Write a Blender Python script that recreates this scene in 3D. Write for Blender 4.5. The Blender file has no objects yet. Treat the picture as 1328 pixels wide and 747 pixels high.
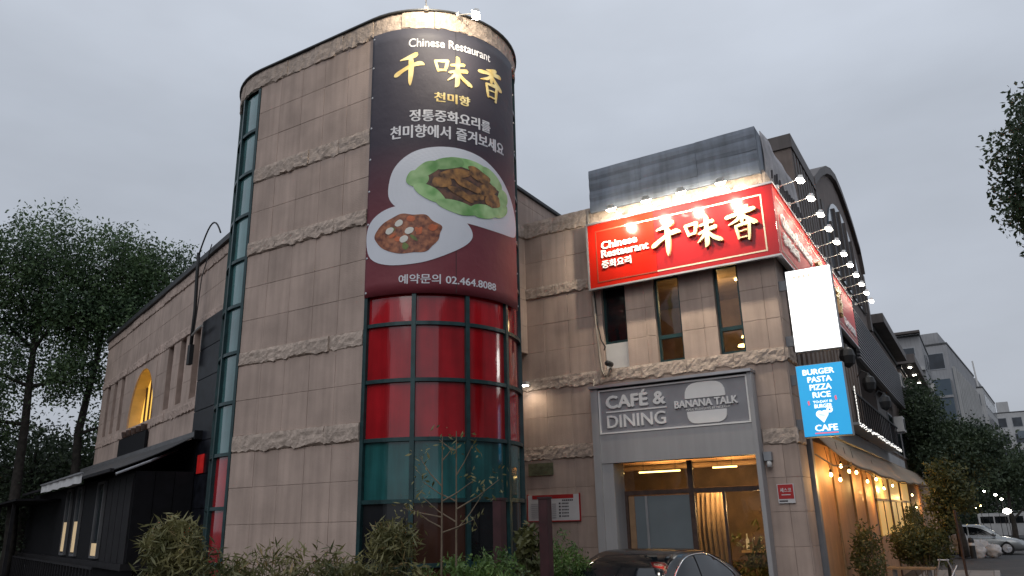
import bpy, math, random
import numpy as np
from mathutils import Vector, Matrix, noise
random.seed(7); RNG = np.random.default_rng(11)
SC = bpy.context.scene
COL = SC.collection
R = math.radians

# ------------------------------------------------------------------ camera
CAM_H = 1.9
yaw, pitch, roll = 0.539326, 0.296706, -0.0240625
fw = Vector((-math.sin(yaw) * math.cos(pitch), math.cos(yaw) * math.cos(pitch), math.sin(pitch)))
rt = Vector((math.cos(yaw), math.sin(yaw), 0)); up = rt.cross(fw)
r2 = rt * math.cos(roll) + up * math.sin(roll); u2 = -rt * math.sin(roll) + up * math.cos(roll)
cd = bpy.data.cameras.new('camera'); cam = bpy.data.objects.new('camera', cd); COL.objects.link(cam)
m = Matrix.Identity(4)
for i in range(3):
    m[i][0], m[i][1], m[i][2] = r2[i], u2[i], -fw[i]
m[2][3] = CAM_H
cam.matrix_world = m
cd.sensor_width = 36.0; cd.lens = 986.43 / 1328 * 36.0; cd.clip_end = 3000; cd.clip_start = 0.05
SC.camera = cam

# ------------------------------------------------------------------ dusk overcast sky
SUN_EL, SUN_AZ = R(34), R(168)          # the brighter part of the cloud, behind the camera
w = bpy.data.worlds.new('World'); SC.world = w; w.use_nodes = True
nt = w.node_tree; nt.nodes.clear()
def N(t, **k):
    n = nt.nodes.new(t)
    for a, b in k.items(): setattr(n, a, b)
    return n
wo = N('ShaderNodeOutputWorld'); bg = N('ShaderNodeBackground'); nt.links.new(bg.outputs[0], wo.inputs[0])
tc = N('ShaderNodeTexCoord'); sep = N('ShaderNodeSeparateXYZ'); nt.links.new(tc.outputs['Generated'], sep.inputs[0])
sky = N('ShaderNodeTexSky', sky_type='NISHITA', sun_disc=False, sun_elevation=SUN_EL, sun_rotation=SUN_AZ)
hs = N('ShaderNodeHueSaturation'); hs.inputs['Saturation'].default_value = 0.35; hs.inputs['Value'].default_value = 0.06
nt.links.new(sky.outputs[0], hs.inputs['Color'])
ramp = N('ShaderNodeValToRGB'); nt.links.new(sep.outputs[2], ramp.inputs[0])     # overcast: zenith brighter than horizon
e = ramp.color_ramp.elements
e[0].position = 0.0; e[0].color = (0.455, 0.485, 0.545, 1)
e[1].position = 1.0; e[1].color = (0.88, 0.94, 1.05, 1)
x = ramp.color_ramp.elements.new(0.45); x.color = (0.53, 0.58, 0.665, 1)
mp = N('ShaderNodeMapping'); mp.inputs['Scale'].default_value = (1.2, 1.2, 3.2); nt.links.new(tc.outputs['Generated'], mp.inputs[0])
nz = N('ShaderNodeTexNoise'); nz.inputs['Scale'].default_value = 1.7; nz.inputs['Detail'].default_value = 5; nz.inputs['Roughness'].default_value = 0.5
nt.links.new(mp.outputs[0], nz.inputs[0])
mr = N('ShaderNodeMapRange'); mr.inputs['From Min'].default_value = 0.3; mr.inputs['From Max'].default_value = 0.7
mr.inputs['To Min'].default_value = 0.87; mr.inputs['To Max'].default_value = 1.13; nt.links.new(nz.outputs[0], mr.inputs[0])
mul = N('ShaderNodeVectorMath', operation='SCALE'); nt.links.new(ramp.outputs[0], mul.inputs[0]); nt.links.new(mr.outputs[0], mul.inputs['Scale'])
mx = N('ShaderNodeMixRGB'); mx.inputs[0].default_value = 0.88; nt.links.new(hs.outputs[0], mx.inputs[1]); nt.links.new(mul.outputs[0], mx.inputs[2])
nt.links.new(mx.outputs[0], bg.inputs[0]); bg.inputs[1].default_value = 1.0
sl = bpy.data.lights.new('sun', 'SUN'); sl.energy = 0.55; sl.angle = R(40); sl.color = (1, 0.97, 0.93)
sun = bpy.data.objects.new('sun', sl); COL.objects.link(sun)
sd = Vector((math.sin(SUN_AZ) * math.cos(SUN_EL), math.cos(SUN_AZ) * math.cos(SUN_EL), math.sin(SUN_EL)))
sun.rotation_euler = (-sd).to_track_quat('-Z', 'Y').to_euler(); sun.location = (0, -20, 40)
SC.view_settings.view_transform = 'Standard'; SC.view_settings.look = 'None'
SC.view_settings.exposure = 0.0; SC.view_settings.gamma = 1.0; SC.view_settings.use_curve_mapping = False
SC.cycles.use_denoising = True; SC.cycles.max_bounces = 6; SC.cycles.sample_clamp_indirect = 4.0
SC.cycles.caustics_reflective = False; SC.cycles.caustics_refractive = False

# ------------------------------------------------------------------ materials
def mat(name, col, rough=0.7, metal=0.0, var=0.0, vscale=3.0, bump=0.0, bscale=60.0, rnd=0.0, emit=None, estr=0.0,
        coat=0.0, spec=0.5, streak=0.0, col2=None, alpha=None, transl=0.0, vdetail=4, hi=None):
    """procedural Principled material: colour noise, per-object variation, vertical water streaks, fine bump"""
    M_ = bpy.data.materials.new(name); M_.use_nodes = True
    t = M_.node_tree; b = t.nodes['Principled BSDF']; L = t.links.new
    b.inputs['Base Color'].default_value = (*col, 1); b.inputs['Roughness'].default_value = rough
    b.inputs['Metallic'].default_value = metal; b.inputs['Coat Weight'].default_value = coat
    b.inputs['Specular IOR Level'].default_value = spec
    tcn = t.nodes.new('ShaderNodeTexCoord')
    c_out = None
    if var or col2:
        n = t.nodes.new('ShaderNodeTexNoise'); n.inputs['Scale'].default_value = vscale; n.inputs['Detail'].default_value = vdetail
        L(tcn.outputs['Object'], n.inputs[0])
        r = t.nodes.new('ShaderNodeValToRGB'); L(n.outputs[0], r.inputs[0])
        c2 = col2 or tuple(min(1, c * (1 + var)) for c in col)
        c1 = col if col2 else tuple(c * (1 - var) for c in col)
        r.color_ramp.elements[0].position = 0.35; r.color_ramp.elements[1].position = 0.65
        r.color_ramp.elements[0].color = (*c1, 1); r.color_ramp.elements[1].color = (*c2, 1)
        c_out = r.outputs[0]
    def scale_by(fac_socket, a, bb, f0=0.0, f1=1.0):
        nonlocal c_out
        mrn = t.nodes.new('ShaderNodeMapRange'); L(fac_socket, mrn.inputs[0])
        mrn.inputs['From Min'].default_value = f0; mrn.inputs['From Max'].default_value = f1
        mrn.inputs['To Min'].default_value = a; mrn.inputs['To Max'].default_value = bb
        v = t.nodes.new('ShaderNodeVectorMath'); v.operation = 'SCALE'
        if c_out is None:
            v.inputs[0].default_value = col
        else:
            L(c_out, v.inputs[0])
        L(mrn.outputs[0], v.inputs['Scale']); c_out = v.outputs[0]
    if rnd:
        oi = t.nodes.new('ShaderNodeObjectInfo'); scale_by(oi.outputs['Random'], 1 - rnd, 1 + rnd)
    if streak:
        mpn = t.nodes.new('ShaderNodeMapping'); mpn.inputs['Scale'].default_value = (5, 5, 0.35); L(tcn.outputs['Object'], mpn.inputs[0])
        n2 = t.nodes.new('ShaderNodeTexNoise'); n2.inputs['Scale'].default_value = 1.6; n2.inputs['Detail'].default_value = 6
        L(mpn.outputs[0], n2.inputs[0]); scale_by(n2.outputs[0], 1 - streak, 1 + streak * 0.35, 0.3, 0.62)
    if c_out is not None: L(c_out, b.inputs['Base Color'])
    if bump:
        n3 = t.nodes.new('ShaderNodeTexNoise'); n3.inputs['Scale'].default_value = bscale; n3.inputs['Detail'].default_value = 5
        L(tcn.outputs['Object'], n3.inputs[0])
        bp = t.nodes.new('ShaderNodeBump'); bp.inputs['Strength'].default_value = bump; bp.inputs['Distance'].default_value = 0.02
        L(n3.outputs[0], bp.inputs['Height']); L(bp.outputs[0], b.inputs['Normal'])
    if emit:
        b.inputs['Emission Color'].default_value = (*emit, 1); b.inputs['Emission Strength'].default_value = estr
    if transl:
        tr = t.nodes.new('ShaderNodeBsdfTranslucent'); mxs = t.nodes.new('ShaderNodeMixShader'); mxs.inputs[0].default_value = transl
        if c_out is not None: L(c_out, tr.inputs[0])
        else: tr.inputs[0].default_value = (*col, 1)
        L(b.outputs[0], mxs.inputs[1]); L(tr.outputs[0], mxs.inputs[2]); L(mxs.outputs[0], t.nodes['Material Output'].inputs[0])
    return M_

def glass_mat(name, tint=(0.8, 0.85, 0.85), ior=1.6, dirt=0.0):
    M_ = bpy.data.materials.new(name); M_.use_nodes = True; t = M_.node_tree; t.nodes.clear(); L = t.links.new
    o = t.nodes.new('ShaderNodeOutputMaterial'); mxs = t.nodes.new('ShaderNodeMixShader')
    fr = t.nodes.new('ShaderNodeFresnel'); fr.inputs[0].default_value = ior
    tp = t.nodes.new('ShaderNodeBsdfTransparent'); tp.inputs[0].default_value = (*tint, 1)
    gl = t.nodes.new('ShaderNodeBsdfGlossy'); gl.inputs['Roughness'].default_value = 0.02
    tcn = t.nodes.new('ShaderNodeTexCoord'); n = t.nodes.new('ShaderNodeTexNoise'); n.inputs['Scale'].default_value = 0.9
    bp = t.nodes.new('ShaderNodeBump'); bp.inputs['Strength'].default_value = 0.06; bp.inputs['Distance'].default_value = 0.2
    L(tcn.outputs['Object'], n.inputs[0]); L(n.outputs[0], bp.inputs['Height']); L(bp.outputs[0], gl.inputs['Normal'])
    L(fr.outputs[0], mxs.inputs[0]); L(tp.outputs[0], mxs.inputs[1]); L(gl.outputs[0], mxs.inputs[2]); L(mxs.outputs[0], o.inputs[0])
    return M_

M = {}
M['stone'] = mat('stone', (0.425, 0.325, 0.275), 0.82, var=0.13, vscale=1.3, bump=0.22, bscale=45, rnd=0.055, streak=0.14)
M['stone_back'] = mat('stone_joint', (0.355, 0.275, 0.235), 0.9, var=0.15, vscale=3, streak=0.2)
M['rough'] = mat('rough_stone', (0.44, 0.355, 0.30), 0.92, var=0.16, vscale=12, bump=0.7, bscale=26, rnd=0.06, streak=0.15)
M['coping'] = mat('coping_metal', (0.05, 0.052, 0.055), 0.5, 0.4, var=0.2)
M['mullion'] = mat('dark_teal_mullion', (0.012, 0.042, 0.045), 0.38, 0.2, var=0.25, vscale=6, bump=0.05)
M['pane_teal'] = mat('teal_glass', (0.016, 0.10, 0.10), 0.07, var=0.25, vscale=1.4, coat=0.3, rnd=0.15, spec=0.55, bump=.10, bscale=2.6, streak=.35)
M['pane_sky'] = mat('teal_glass_painted_sky', (0.085, 0.20, 0.205), 0.08, var=0.2, vscale=1.4, coat=0.5, rnd=0.2, spec=0.7, bump=.08, bscale=2.6, streak=.25)  # same teal glass; the paler base colour stands in for reflected sky
M['pane_red'] = mat('red_film_glass', (0.36, 0.008, 0.014), 0.08, var=0.2, vscale=1.4, coat=0.4, rnd=0.2, spec=0.6, bump=.10, bscale=2.6, streak=.2)
M['pane_dark'] = mat('dark_glass', (0.012, 0.013, 0.015), 0.05, var=0.4, vscale=1.2, spec=0.4)
M['pane_brown'] = mat('brown_behind_glass', (0.045, 0.020, 0.014), 0.08, var=0.35, vscale=1.2, spec=0.35)
M['glass'] = glass_mat('window_glass')
M['black_stone'] = mat('black_polished_stone', (0.010, 0.011, 0.016), 0.35, var=0.6, vscale=5, spec=.25)
M['black'] = mat('black_cladding', (0.004, 0.004, 0.006), 0.7, spec=.25, var=0.3, vscale=4, bump=0.05)
M['char'] = mat('charcoal_siding', (0.012, 0.011, 0.013), 0.7, spec=.3, var=0.25, vscale=4)
M['dark_fabric'] = mat('charcoal_canvas', (0.05, 0.05, 0.052), 0.9, var=0.2, bump=0.1, bscale=200)
M['awn_grey'] = mat('grey_awning_metal', (0.15, 0.15, 0.155), 0.5, 0.2, var=0.1)
M['white_canvas'] = mat('white_canvas', (0.62, 0.62, 0.62), 0.85, var=0.08)
M['alu'] = mat('aluminium', (0.45, 0.45, 0.47), 0.4, 0.7, var=0.1)
M['grey_panel'] = mat('grey_painted_panel', (0.37, 0.362, 0.368), 0.5, var=0.04, vscale=1.5, streak=0.08, bump=0.03)
M['grey_board'] = mat('grey_sign_board', (0.29, 0.285, 0.305), 0.45, var=0.06)
M['letter_grey'] = mat('pale_grey_letters', (0.85, 0.83, 0.81), 0.5, var=0.03)
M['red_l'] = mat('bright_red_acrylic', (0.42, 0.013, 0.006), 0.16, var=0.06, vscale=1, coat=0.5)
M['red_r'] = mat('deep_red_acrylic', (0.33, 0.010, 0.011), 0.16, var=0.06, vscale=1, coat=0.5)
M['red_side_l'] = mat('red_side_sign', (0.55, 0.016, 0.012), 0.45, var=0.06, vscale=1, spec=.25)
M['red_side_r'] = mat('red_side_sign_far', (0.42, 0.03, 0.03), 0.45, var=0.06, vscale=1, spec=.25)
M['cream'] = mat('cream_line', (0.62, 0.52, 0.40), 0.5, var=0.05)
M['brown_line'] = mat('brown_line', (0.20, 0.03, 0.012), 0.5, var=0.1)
M['white_l'] = mat('white_letters', (0.80, 0.78, 0.75), 0.5, var=0.03, emit=(1, 0.93, 0.85), estr=0.15)
M['gold'] = mat('gold_letters', (0.62, 0.50, 0.28), 0.42, 0.1, var=0.10, vscale=6, rnd=0.08)
M['gold_print'] = mat('gold_print', (0.72, 0.52, 0.17), 0.5, col2=(0.86, 0.74, 0.38), vscale=5, vdetail=1)
M['white_print'] = mat('white_print', (0.68, 0.68, 0.72), 0.55, var=0.04)
M['tarp'] = mat('navy_corrugated_sheet', (0.165, 0.19, 0.235), 0.6, 0.05, var=0.22, vscale=2.0, bump=0.1, bscale=8, streak=0.2)
M['lamp_metal'] = mat('lamp_metal', (0.55, 0.54, 0.52), 0.4, 0.5, var=0.1)
M['bulb'] = mat('lamp_glass', (1, 0.95, 0.85), 0.4, emit=(1.0, 0.93, 0.80), estr=30, var=0.02)
M['bulb_warm'] = mat('warm_bulb', (1, 0.8, 0.5), 0.4, emit=(1.0, 0.66, 0.26), estr=26, var=0.02)
M['tube'] = mat('warm_tube', (1, 0.8, 0.5), 0.4, emit=(1.0, 0.60, 0.20), estr=9, var=0.02)
M['white_box'] = mat('overlit_lightbox', (0.9, 0.9, 0.9), 0.5, emit=(1, 0.985, 0.95), estr=2.2, var=0.01)
M['blue_box'] = mat('blue_lightbox', (0.02, 0.25, 0.5), 0.4, emit=(0.022, 0.33, 0.66), estr=0.85, col2=(0.03, 0.3, 0.55), vscale=2)
M['white_glow'] = mat('white_lit_print', (0.9, 0.9, 0.9), 0.5, emit=(0.95, 0.98, 1.0), estr=0.95, var=0.01)
M['pink_glow'] = mat('pink_lit_print', (0.8, 0.2, 0.3), 0.5, emit=(0.75, 0.10, 0.16), estr=0.8, var=0.02)
M['box_side'] = mat('sign_case', (0.30, 0.31, 0.33), 0.5, 0.3, var=0.1)
M['steel'] = mat('painted_steel', (0.17, 0.175, 0.19), 0.5, 0.2, var=0.12, streak=0.1)
M['tan_panel'] = mat('tan_wood_panel', (0.42, 0.215, 0.095), 0.6, var=0.10, vscale=2.5, streak=0.15)
M['interior'] = mat('warm_plaster', (0.30, 0.18, 0.10), 0.8, var=0.2)
M['interior_dark'] = mat('dark_brown_interior', (0.11, 0.065, 0.04), 0.7, var=0.3)
M['yellow_wall'] = mat('yellow_plaster', (0.62, 0.45, 0.20), 0.8, var=0.10)
M['blind'] = mat('grey_blind', (0.135, 0.16, 0.175), 0.7, var=0.08, vscale=1.5)
M['curtain'] = mat('beige_curtain', (0.34, 0.235, 0.165), 0.85, var=0.12, vscale=4)
M['wood_brown'] = mat('dark_brown_wood', (0.06, 0.034, 0.026), 0.5, var=0.3, vscale=8)
M['maroon'] = mat('maroon_post', (0.045, 0.012, 0.014), 0.7, var=0.25, vscale=6)
M['cable'] = mat('black_cable', (0.012, 0.012, 0.013), 0.6, var=0.2)
M['duct'] = mat('beige_pipe', (0.36, 0.31, 0.26), 0.6, var=0.15)
M['white_paint'] = mat('white_paint', (0.55, 0.54, 0.53), 0.6, var=0.06)
M['plate'] = mat('plate_print', (0.66, 0.68, 0.74), 0.6, var=0.04, vscale=1.2)
M['leaf_print'] = mat('bok_choy_print', (0.13, 0.33, 0.09), 0.6, col2=(0.42, 0.62, 0.30), vscale=3.2, vdetail=2, rnd=.18)
M['meat_print'] = mat('brown_dish_print', (0.06, 0.025, 0.012), 0.5, col2=(0.42, 0.20, 0.055), vscale=7)
M['sauce_print'] = mat('dark_sauce_print', (0.035, 0.018, 0.014), 0.5, col2=(0.16, 0.07, 0.04), vscale=9)
M['red_dish_print'] = mat('red_dish_print', (0.11, 0.02, 0.010), 0.5, col2=(0.42, 0.15, 0.065), vscale=11, vdetail=6)
M['tofu_print'] = mat('tofu_print', (0.70, 0.68, 0.62), 0.5, var=0.05)
M['pepper_print'] = mat('pepper_print', (0.12, 0.16, 0.03), 0.5, var=0.3, vscale=9)
M['carrot_print'] = mat('carrot_print', (0.50, 0.11, 0.03), 0.5, var=0.2, vscale=9)
M['bark'] = mat('bark', (0.035, 0.03, 0.026), 0.95, var=0.35, vscale=6, bump=0.6, bscale=14)
M['leaf_a'] = mat('dark_green_leaves', (0.034, 0.070, 0.032), 0.6, col2=(0.10, 0.16, 0.062), vscale=0.9, transl=0.25)
M['leaf_b'] = mat('street_tree_leaves', (0.026, 0.046, 0.026), 0.6, col2=(0.065, 0.095, 0.045), vscale=1.2, transl=0.25)
M['leaf_bamboo'] = mat('bamboo_leaves', (0.07, 0.08, 0.03), 0.55, col2=(0.24, 0.215, 0.085), vscale=3.0, transl=0.2)
M['leaf_dry'] = mat('dry_leaves', (0.24, 0.17, 0.07), 0.7, col2=(0.34, 0.25, 0.12), vscale=6, transl=0.2)
M['leaf_conifer'] = mat('conifer_needles', (0.045, 0.095, 0.022), 0.6, col2=(0.13, 0.21, 0.05), vscale=4, transl=0.2)
M['leaf_warm'] = mat('shrub_leaves', (0.05, 0.065, 0.022), 0.6, col2=(0.12, 0.12, 0.04), vscale=3, transl=0.25)
M['twig'] = mat('pale_twig', (0.16, 0.12, 0.08), 0.85, var=0.2, vscale=10)
M['asphalt'] = mat('asphalt', (0.055, 0.055, 0.058), 0.85, var=0.18, vscale=1.5, bump=0.3, bscale=80)
M['paving'] = mat('concrete_paving', (0.22, 0.21, 0.205), 0.85, var=0.10, vscale=2, rnd=0.08, bump=0.15)
M['soil'] = mat('planter_soil', (0.05, 0.038, 0.028), 0.95, var=0.3, vscale=6, bump=0.5, bscale=20)
M['kerb'] = mat('kerb_stone', (0.26, 0.25, 0.245), 0.85, var=0.12, rnd=0.06)
M['car_black'] = mat('black_car_paint', (0.008, 0.006, 0.006), 0.22, 0.0, var=0.1, coat=0.25, spec=.35)
M['car_silver'] = mat('silver_car_paint', (0.30, 0.32, 0.33), 0.35, 0.4, var=0.04, coat=0.8)
M['car_glass'] = mat('car_glass', (0.006, 0.008, 0.010), 0.04, var=0.1, spec=0.4)
M['chrome'] = mat('chrome', (0.75, 0.75, 0.76), 0.12, 1.0, var=0.02)
M['tyre'] = mat('tyre_rubber', (0.015, 0.015, 0.016), 0.85, var=0.2)
M['rim'] = mat('alloy_rim', (0.50, 0.50, 0.52), 0.3, 0.8, var=0.05)
M['tail'] = mat('red_lens', (0.35, 0.01, 0.012), 0.15, var=0.1, coat=0.5)
M['lens'] = mat('clear_lens', (0.55, 0.57, 0.6), 0.1, var=0.05, coat=0.6)
M['trim'] = mat('black_trim', (0.014, 0.014, 0.015), 0.5, var=0.1)
M['bag'] = mat('white_rubbish_bag', (0.50, 0.47, 0.46), 0.5, var=0.15, vscale=3, bump=0.5, bscale=7)
M['slat'] = mat('bench_wood', (0.24, 0.16, 0.09), 0.7, var=0.2, vscale=6)
M['awning'] = mat('beige_awning', (0.48, 0.40, 0.31), 0.85, var=0.06, transl=0.4)
M['b_dark'] = mat('dark_brown_cladding', (0.085, 0.07, 0.066), 0.6, var=0.2, vscale=1.2, streak=0.2)
M['b_brown'] = mat('brown_wall', (0.15, 0.115, 0.10), 0.75, var=0.12, streak=0.2)
M['b_grey'] = mat('grey_render_wall', (0.30, 0.30, 0.31), 0.8, var=0.08, vscale=0.6, streak=0.15)
M['b_pale'] = mat('pale_tile_wall', (0.40, 0.40, 0.40), 0.7, var=0.07, vscale=0.6, streak=0.15)
M['b_blue'] = mat('blue_grey_glass', (0.08, 0.105, 0.13), 0.12, var=0.2, vscale=0.3, coat=0.4)
M['b_win'] = mat('far_window_glass', (0.03, 0.036, 0.045), 0.1, var=0.3, vscale=0.7, rnd=0.3)
M['brass'] = mat('greenish_bronze', (0.13, 0.14, 0.085), 0.5, 0.2, var=0.25, vscale=9, bump=0.3, bscale=30)
M['red_print'] = mat('red_print', (0.42, 0.02, 0.022), 0.5, var=0.1)
M['paper'] = mat('white_board', (0.62, 0.60, 0.60), 0.5, var=0.04)
M['ink'] = mat('dark_ink', (0.05, 0.045, 0.05), 0.6, var=0.1)
M['ink_grey'] = mat('grey_ink', (0.25, 0.24, 0.25), 0.6, var=0.1)
M['net'] = mat('white_cloth', (0.40, 0.385, 0.40), 0.85, var=0.2, vscale=3)
M['louvre'] = mat('grey_louvre', (0.16, 0.16, 0.175), 0.45, 0.4, var=0.1)
M['red_lit'] = mat('red_lit_sign', (0.5, 0.02, 0.02), 0.5, emit=(0.8, 0.02, 0.015), estr=0.14, var=0.25, vscale=5)
M['lit_arch'] = mat('lit_arch_window', (0.7, 0.45, 0.12), 0.4, emit=(1.0, 0.60, 0.10), estr=0.95, col2=(0.6, 0.4, 0.14), vscale=1.5)
M['lit_yellow'] = mat('lit_yellow_window', (0.7, 0.45, 0.15), 0.4, emit=(1.0, 0.60, 0.17), estr=0.40, col2=(0.5, 0.3, 0.10), vscale=1.1)
M['lit_win'] = mat('lit_window', (0.8, 0.6, 0.35), 0.5, emit=(1.0, 0.72, 0.38), estr=0.30, col2=(0.5, 0.4, 0.3), vscale=3)

# gradient print of the big banner: dark slate above, wine red below
def banner_mat():
    M_ = bpy.data.materials.new('banner_print'); M_.use_nodes = True; t = M_.node_tree; b = t.nodes['Principled BSDF']; L = t.links.new
    tcn = t.nodes.new('ShaderNodeTexCoord'); s = t.nodes.new('ShaderNodeSeparateXYZ'); L(tcn.outputs['Object'], s.inputs[0])
    mrn = t.nodes.new('ShaderNodeMapRange'); mrn.inputs['From Min'].default_value = 5.5; mrn.inputs['From Max'].default_value = 10.6; L(s.outputs[2], mrn.inputs[0])
    r = t.nodes.new('ShaderNodeValToRGB'); L(mrn.outputs[0], r.inputs[0]); el = r.color_ramp.elements
    el[0].position = 0; el[0].color = (0.20, 0.028, 0.040, 1); el[1].position = 1; el[1].color = (0.045, 0.045, 0.062, 1)
    q = el.new(0.30); q.color = (0.125, 0.020, 0.032, 1); q = el.new(0.55); q.color = (0.034, 0.024, 0.040, 1)
    L(r.outputs[0], b.inputs['Base Color']); b.inputs['Roughness'].default_value = 0.62
    n = t.nodes.new('ShaderNodeTexNoise'); n.inputs['Scale'].default_value = 2.2; n.inputs['Detail'].default_value = 4; L(tcn.outputs['Object'], n.inputs[0])
    bp = t.nodes.new('ShaderNodeBump'); bp.inputs['Strength'].default_value = 0.22; bp.inputs['Distance'].default_value = 0.1
    L(n.outputs[0], bp.inputs['Height']); L(bp.outputs[0], b.inputs['Normal'])
    return M_
M['banner'] = banner_mat()

# ------------------------------------------------------------------ object helpers
BASE = {}
def tag(o, label=None, cat=None, group=None, kind=None):
    if label: o['label'] = label
    if cat: o['category'] = cat
    if group: o['group'] = group
    if kind: o['kind'] = kind
    return o
def thing(name, label, cat, loc=(0, 0, 0), group=None, rz=0.0):
    o = bpy.data.objects.new(name, None); COL.objects.link(o); o.location = loc; o.rotation_euler[2] = rz
    o.empty_display_size = 0.2; BASE[o.name] = Vector(loc)
    return tag(o, label, cat, group)
def base_of(o):
    while o.parent is not None: o = o.parent
    return BASE.get(o.name, Vector((0, 0, 0)))
def copy_tree(o, parent=None):
    c = o.copy(); COL.objects.link(c); c.parent = parent
    for ch in o.children: copy_tree(ch, c)
    return c

class MB:
    def __init__(s): s.v = []; s.f = []
    def add(s, v, f):
        k = len(s.v); s.v += [tuple(p) for p in v]; s.f += [tuple(i + k for i in q) for q in f]; return s
    def box(s, x0, x1, y0, y1, z0, z1, T=None):
        p = [(x0, y0, z0), (x1, y0, z0), (x1, y1, z0), (x0, y1, z0), (x0, y0, z1), (x1, y0, z1), (x1, y1, z1), (x0, y1, z1)]
        if T: p = [T(*q) for q in p]
        return s.add(p, [(0, 3, 2, 1), (4, 5, 6, 7), (0, 1, 5, 4), (1, 2, 6, 5), (2, 3, 7, 6), (3, 0, 4, 7)])
    def cham(s, x0, x1, y0, y1, z0, z1, c=0.01, T=None):
        """panel with a chamfered edge on its y0 (outer) side"""
        p = [(x0, y1, z0), (x1, y1, z0), (x1, y1, z1), (x0, y1, z1),
             (x0, y0 + c, z0), (x1, y0 + c, z0), (x1, y0 + c, z1), (x0, y0 + c, z1),
             (x0 + c, y0, z0 + c), (x1 - c, y0, z0 + c), (x1 - c, y0, z1 - c), (x0 + c, y0, z1 - c)]
        if T: p = [T(*q) for q in p]
        return s.add(p, [(0, 1, 2, 3), (0, 4, 5, 1), (1, 5, 6, 2), (2, 6, 7, 3), (3, 7, 4, 0),
                         (4, 8, 9, 5), (5, 9, 10, 6), (6, 10, 11, 7), (7, 11, 8, 4), (8, 11, 10, 9)])
    def tube(s, pts, rad, n=6, cap=True):
        pts = [Vector(p) for p in pts]
        if not isinstance(rad, (list, tuple)): rad = [rad] * len(pts)
        k = len(s.v); prev = None
        for i, p in enumerate(pts):
            d = (pts[min(i + 1, len(pts) - 1)] - pts[max(i - 1, 0)]).normalized()
            a = Vector((0, 0, 1)) if abs(d.z) < 0.9 else Vector((1, 0, 0))
            if prev is not None: a = prev
            e1 = d.cross(a)
            if e1.length < 1e-5: e1 = d.cross(Vector((0, 1, 0)))
            e1.normalize(); e2 = e1.cross(d); prev = e2
            for j in range(n):
                t = 2 * math.pi * j / n
                s.v.append(tuple(p + e1 * (rad[i] * math.cos(t)) + e2 * (rad[i] * math.sin(t))))
        for i in range(len(pts) - 1):
            for j in range(n):
                a, b = k + i * n + j, k + i * n + (j + 1) % n
                s.f.append((a, b, b + n, a + n))
        if cap:
            s.f.append(tuple(k + j for j in range(n))[::-1]); q = k + (len(pts) - 1) * n; s.f.append(tuple(q + j for j in range(n)))
        return s
    def prism(s, poly, fn, d0, d1):
        """polygon (a,b) swept from depth d0 to d1; fn(a,b,d) -> world"""
        n = len(poly)
        v = [fn(a, b, d0) for a, b in poly] + [fn(a, b, d1) for a, b in poly]
        return s.add(v, [tuple(range(n))[::-1], tuple(range(n, 2 * n))] + [(i, (i + 1) % n, (i + 1) % n + n, i + n) for i in range(n)])
    def lathe(s, prof, n=16, c=(0, 0, 0), axis='z'):
        k = len(s.v)
        for r, h in prof:
            for j in range(n):
                t = 2 * math.pi * j / n; a, b = r * math.cos(t), r * math.sin(t)
                q = (a, b, h) if axis == 'z' else ((h, a, b) if axis == 'x' else (a, h, b))
                s.v.append((c[0] + q[0], c[1] + q[1], c[2] + q[2]))
        for i in range(len(prof) - 1):
            for j in range(n):
                a, b = k + i * n + j, k + i * n + (j + 1) % n
                s.f.append((a, b, b + n, a + n))
        s.f.append(tuple(k + j for j in range(n))[::-1]); q = k + (len(prof) - 1) * n; s.f.append(tuple(q + j for j in range(n)))
        return s
    def grid(s, fn, us, vs, back=None):
        """surface fn(u,v); with back=fn2 a closed thin solid"""
        nu, nv = len(us), len(vs)
        v = [fn(a, b) for a in us for b in vs]
        f = [(i * nv + j, (i + 1) * nv + j, (i + 1) * nv + j + 1, i * nv + j + 1) for i in range(nu - 1) for j in range(nv - 1)]
        if back:
            o = len(v); v += [back(a, b) for a in us for b in vs]
            f += [tuple(o + i for i in q[::-1]) for q in f[:]]
            edge = [i * nv for i in range(nu)] + [(nu - 1) * nv + j for j in range(1, nv)] + [i * nv + nv - 1 for i in range(nu - 2, -1, -1)] + [j for j in range(nv - 2, 0, -1)]
            f += [(a, o + a, o + b, b) for a, b in zip(edge, edge[1:] + edge[:1])]
        return s.add(v, f)
    def build(s, name, material, parent=None, smooth=False, kind=None, local=False):
        me = bpy.data.meshes.new(name)
        off = Vector((0, 0, 0)) if (parent is None or local) else base_of(parent)
        a = np.array(s.v, dtype=np.float64)
        if len(a): a = a - np.array(off)
        me.from_pydata(a.tolist(), [], s.f); me.materials.append(M[material] if isinstance(material, str) else material)
        if smooth: me.polygons.foreach_set('use_smooth', [True] * len(me.polygons))
        me.update()
        o = bpy.data.objects.new(name, me); COL.objects.link(o)
        if parent is not None: o.parent = parent
        if kind: o['kind'] = kind
        return o

def np_mesh(name, V, F, material, parent=None, kind=None):
    me = bpy.data.meshes.new(name); F = np.asarray(F, dtype=np.int32); n = F.shape[1]
    V = np.asarray(V, dtype=np.float32) - (np.array(base_of(parent), dtype=np.float32) if parent is not None else 0)
    me.vertices.add(len(V)); me.vertices.foreach_set('co', V.ravel())
    me.loops.add(F.size); me.loops.foreach_set('vertex_index', F.ravel())
    me.polygons.add(len(F)); me.polygons.foreach_set('loop_start', np.arange(0, F.size, n, dtype=np.int32))
    me.update(calc_edges=True); me.materials.append(M[material])
    o = bpy.data.objects.new(name, me); COL.objects.link(o)
    if parent is not None: o.parent = parent
    if kind: o['kind'] = kind
    return o

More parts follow.
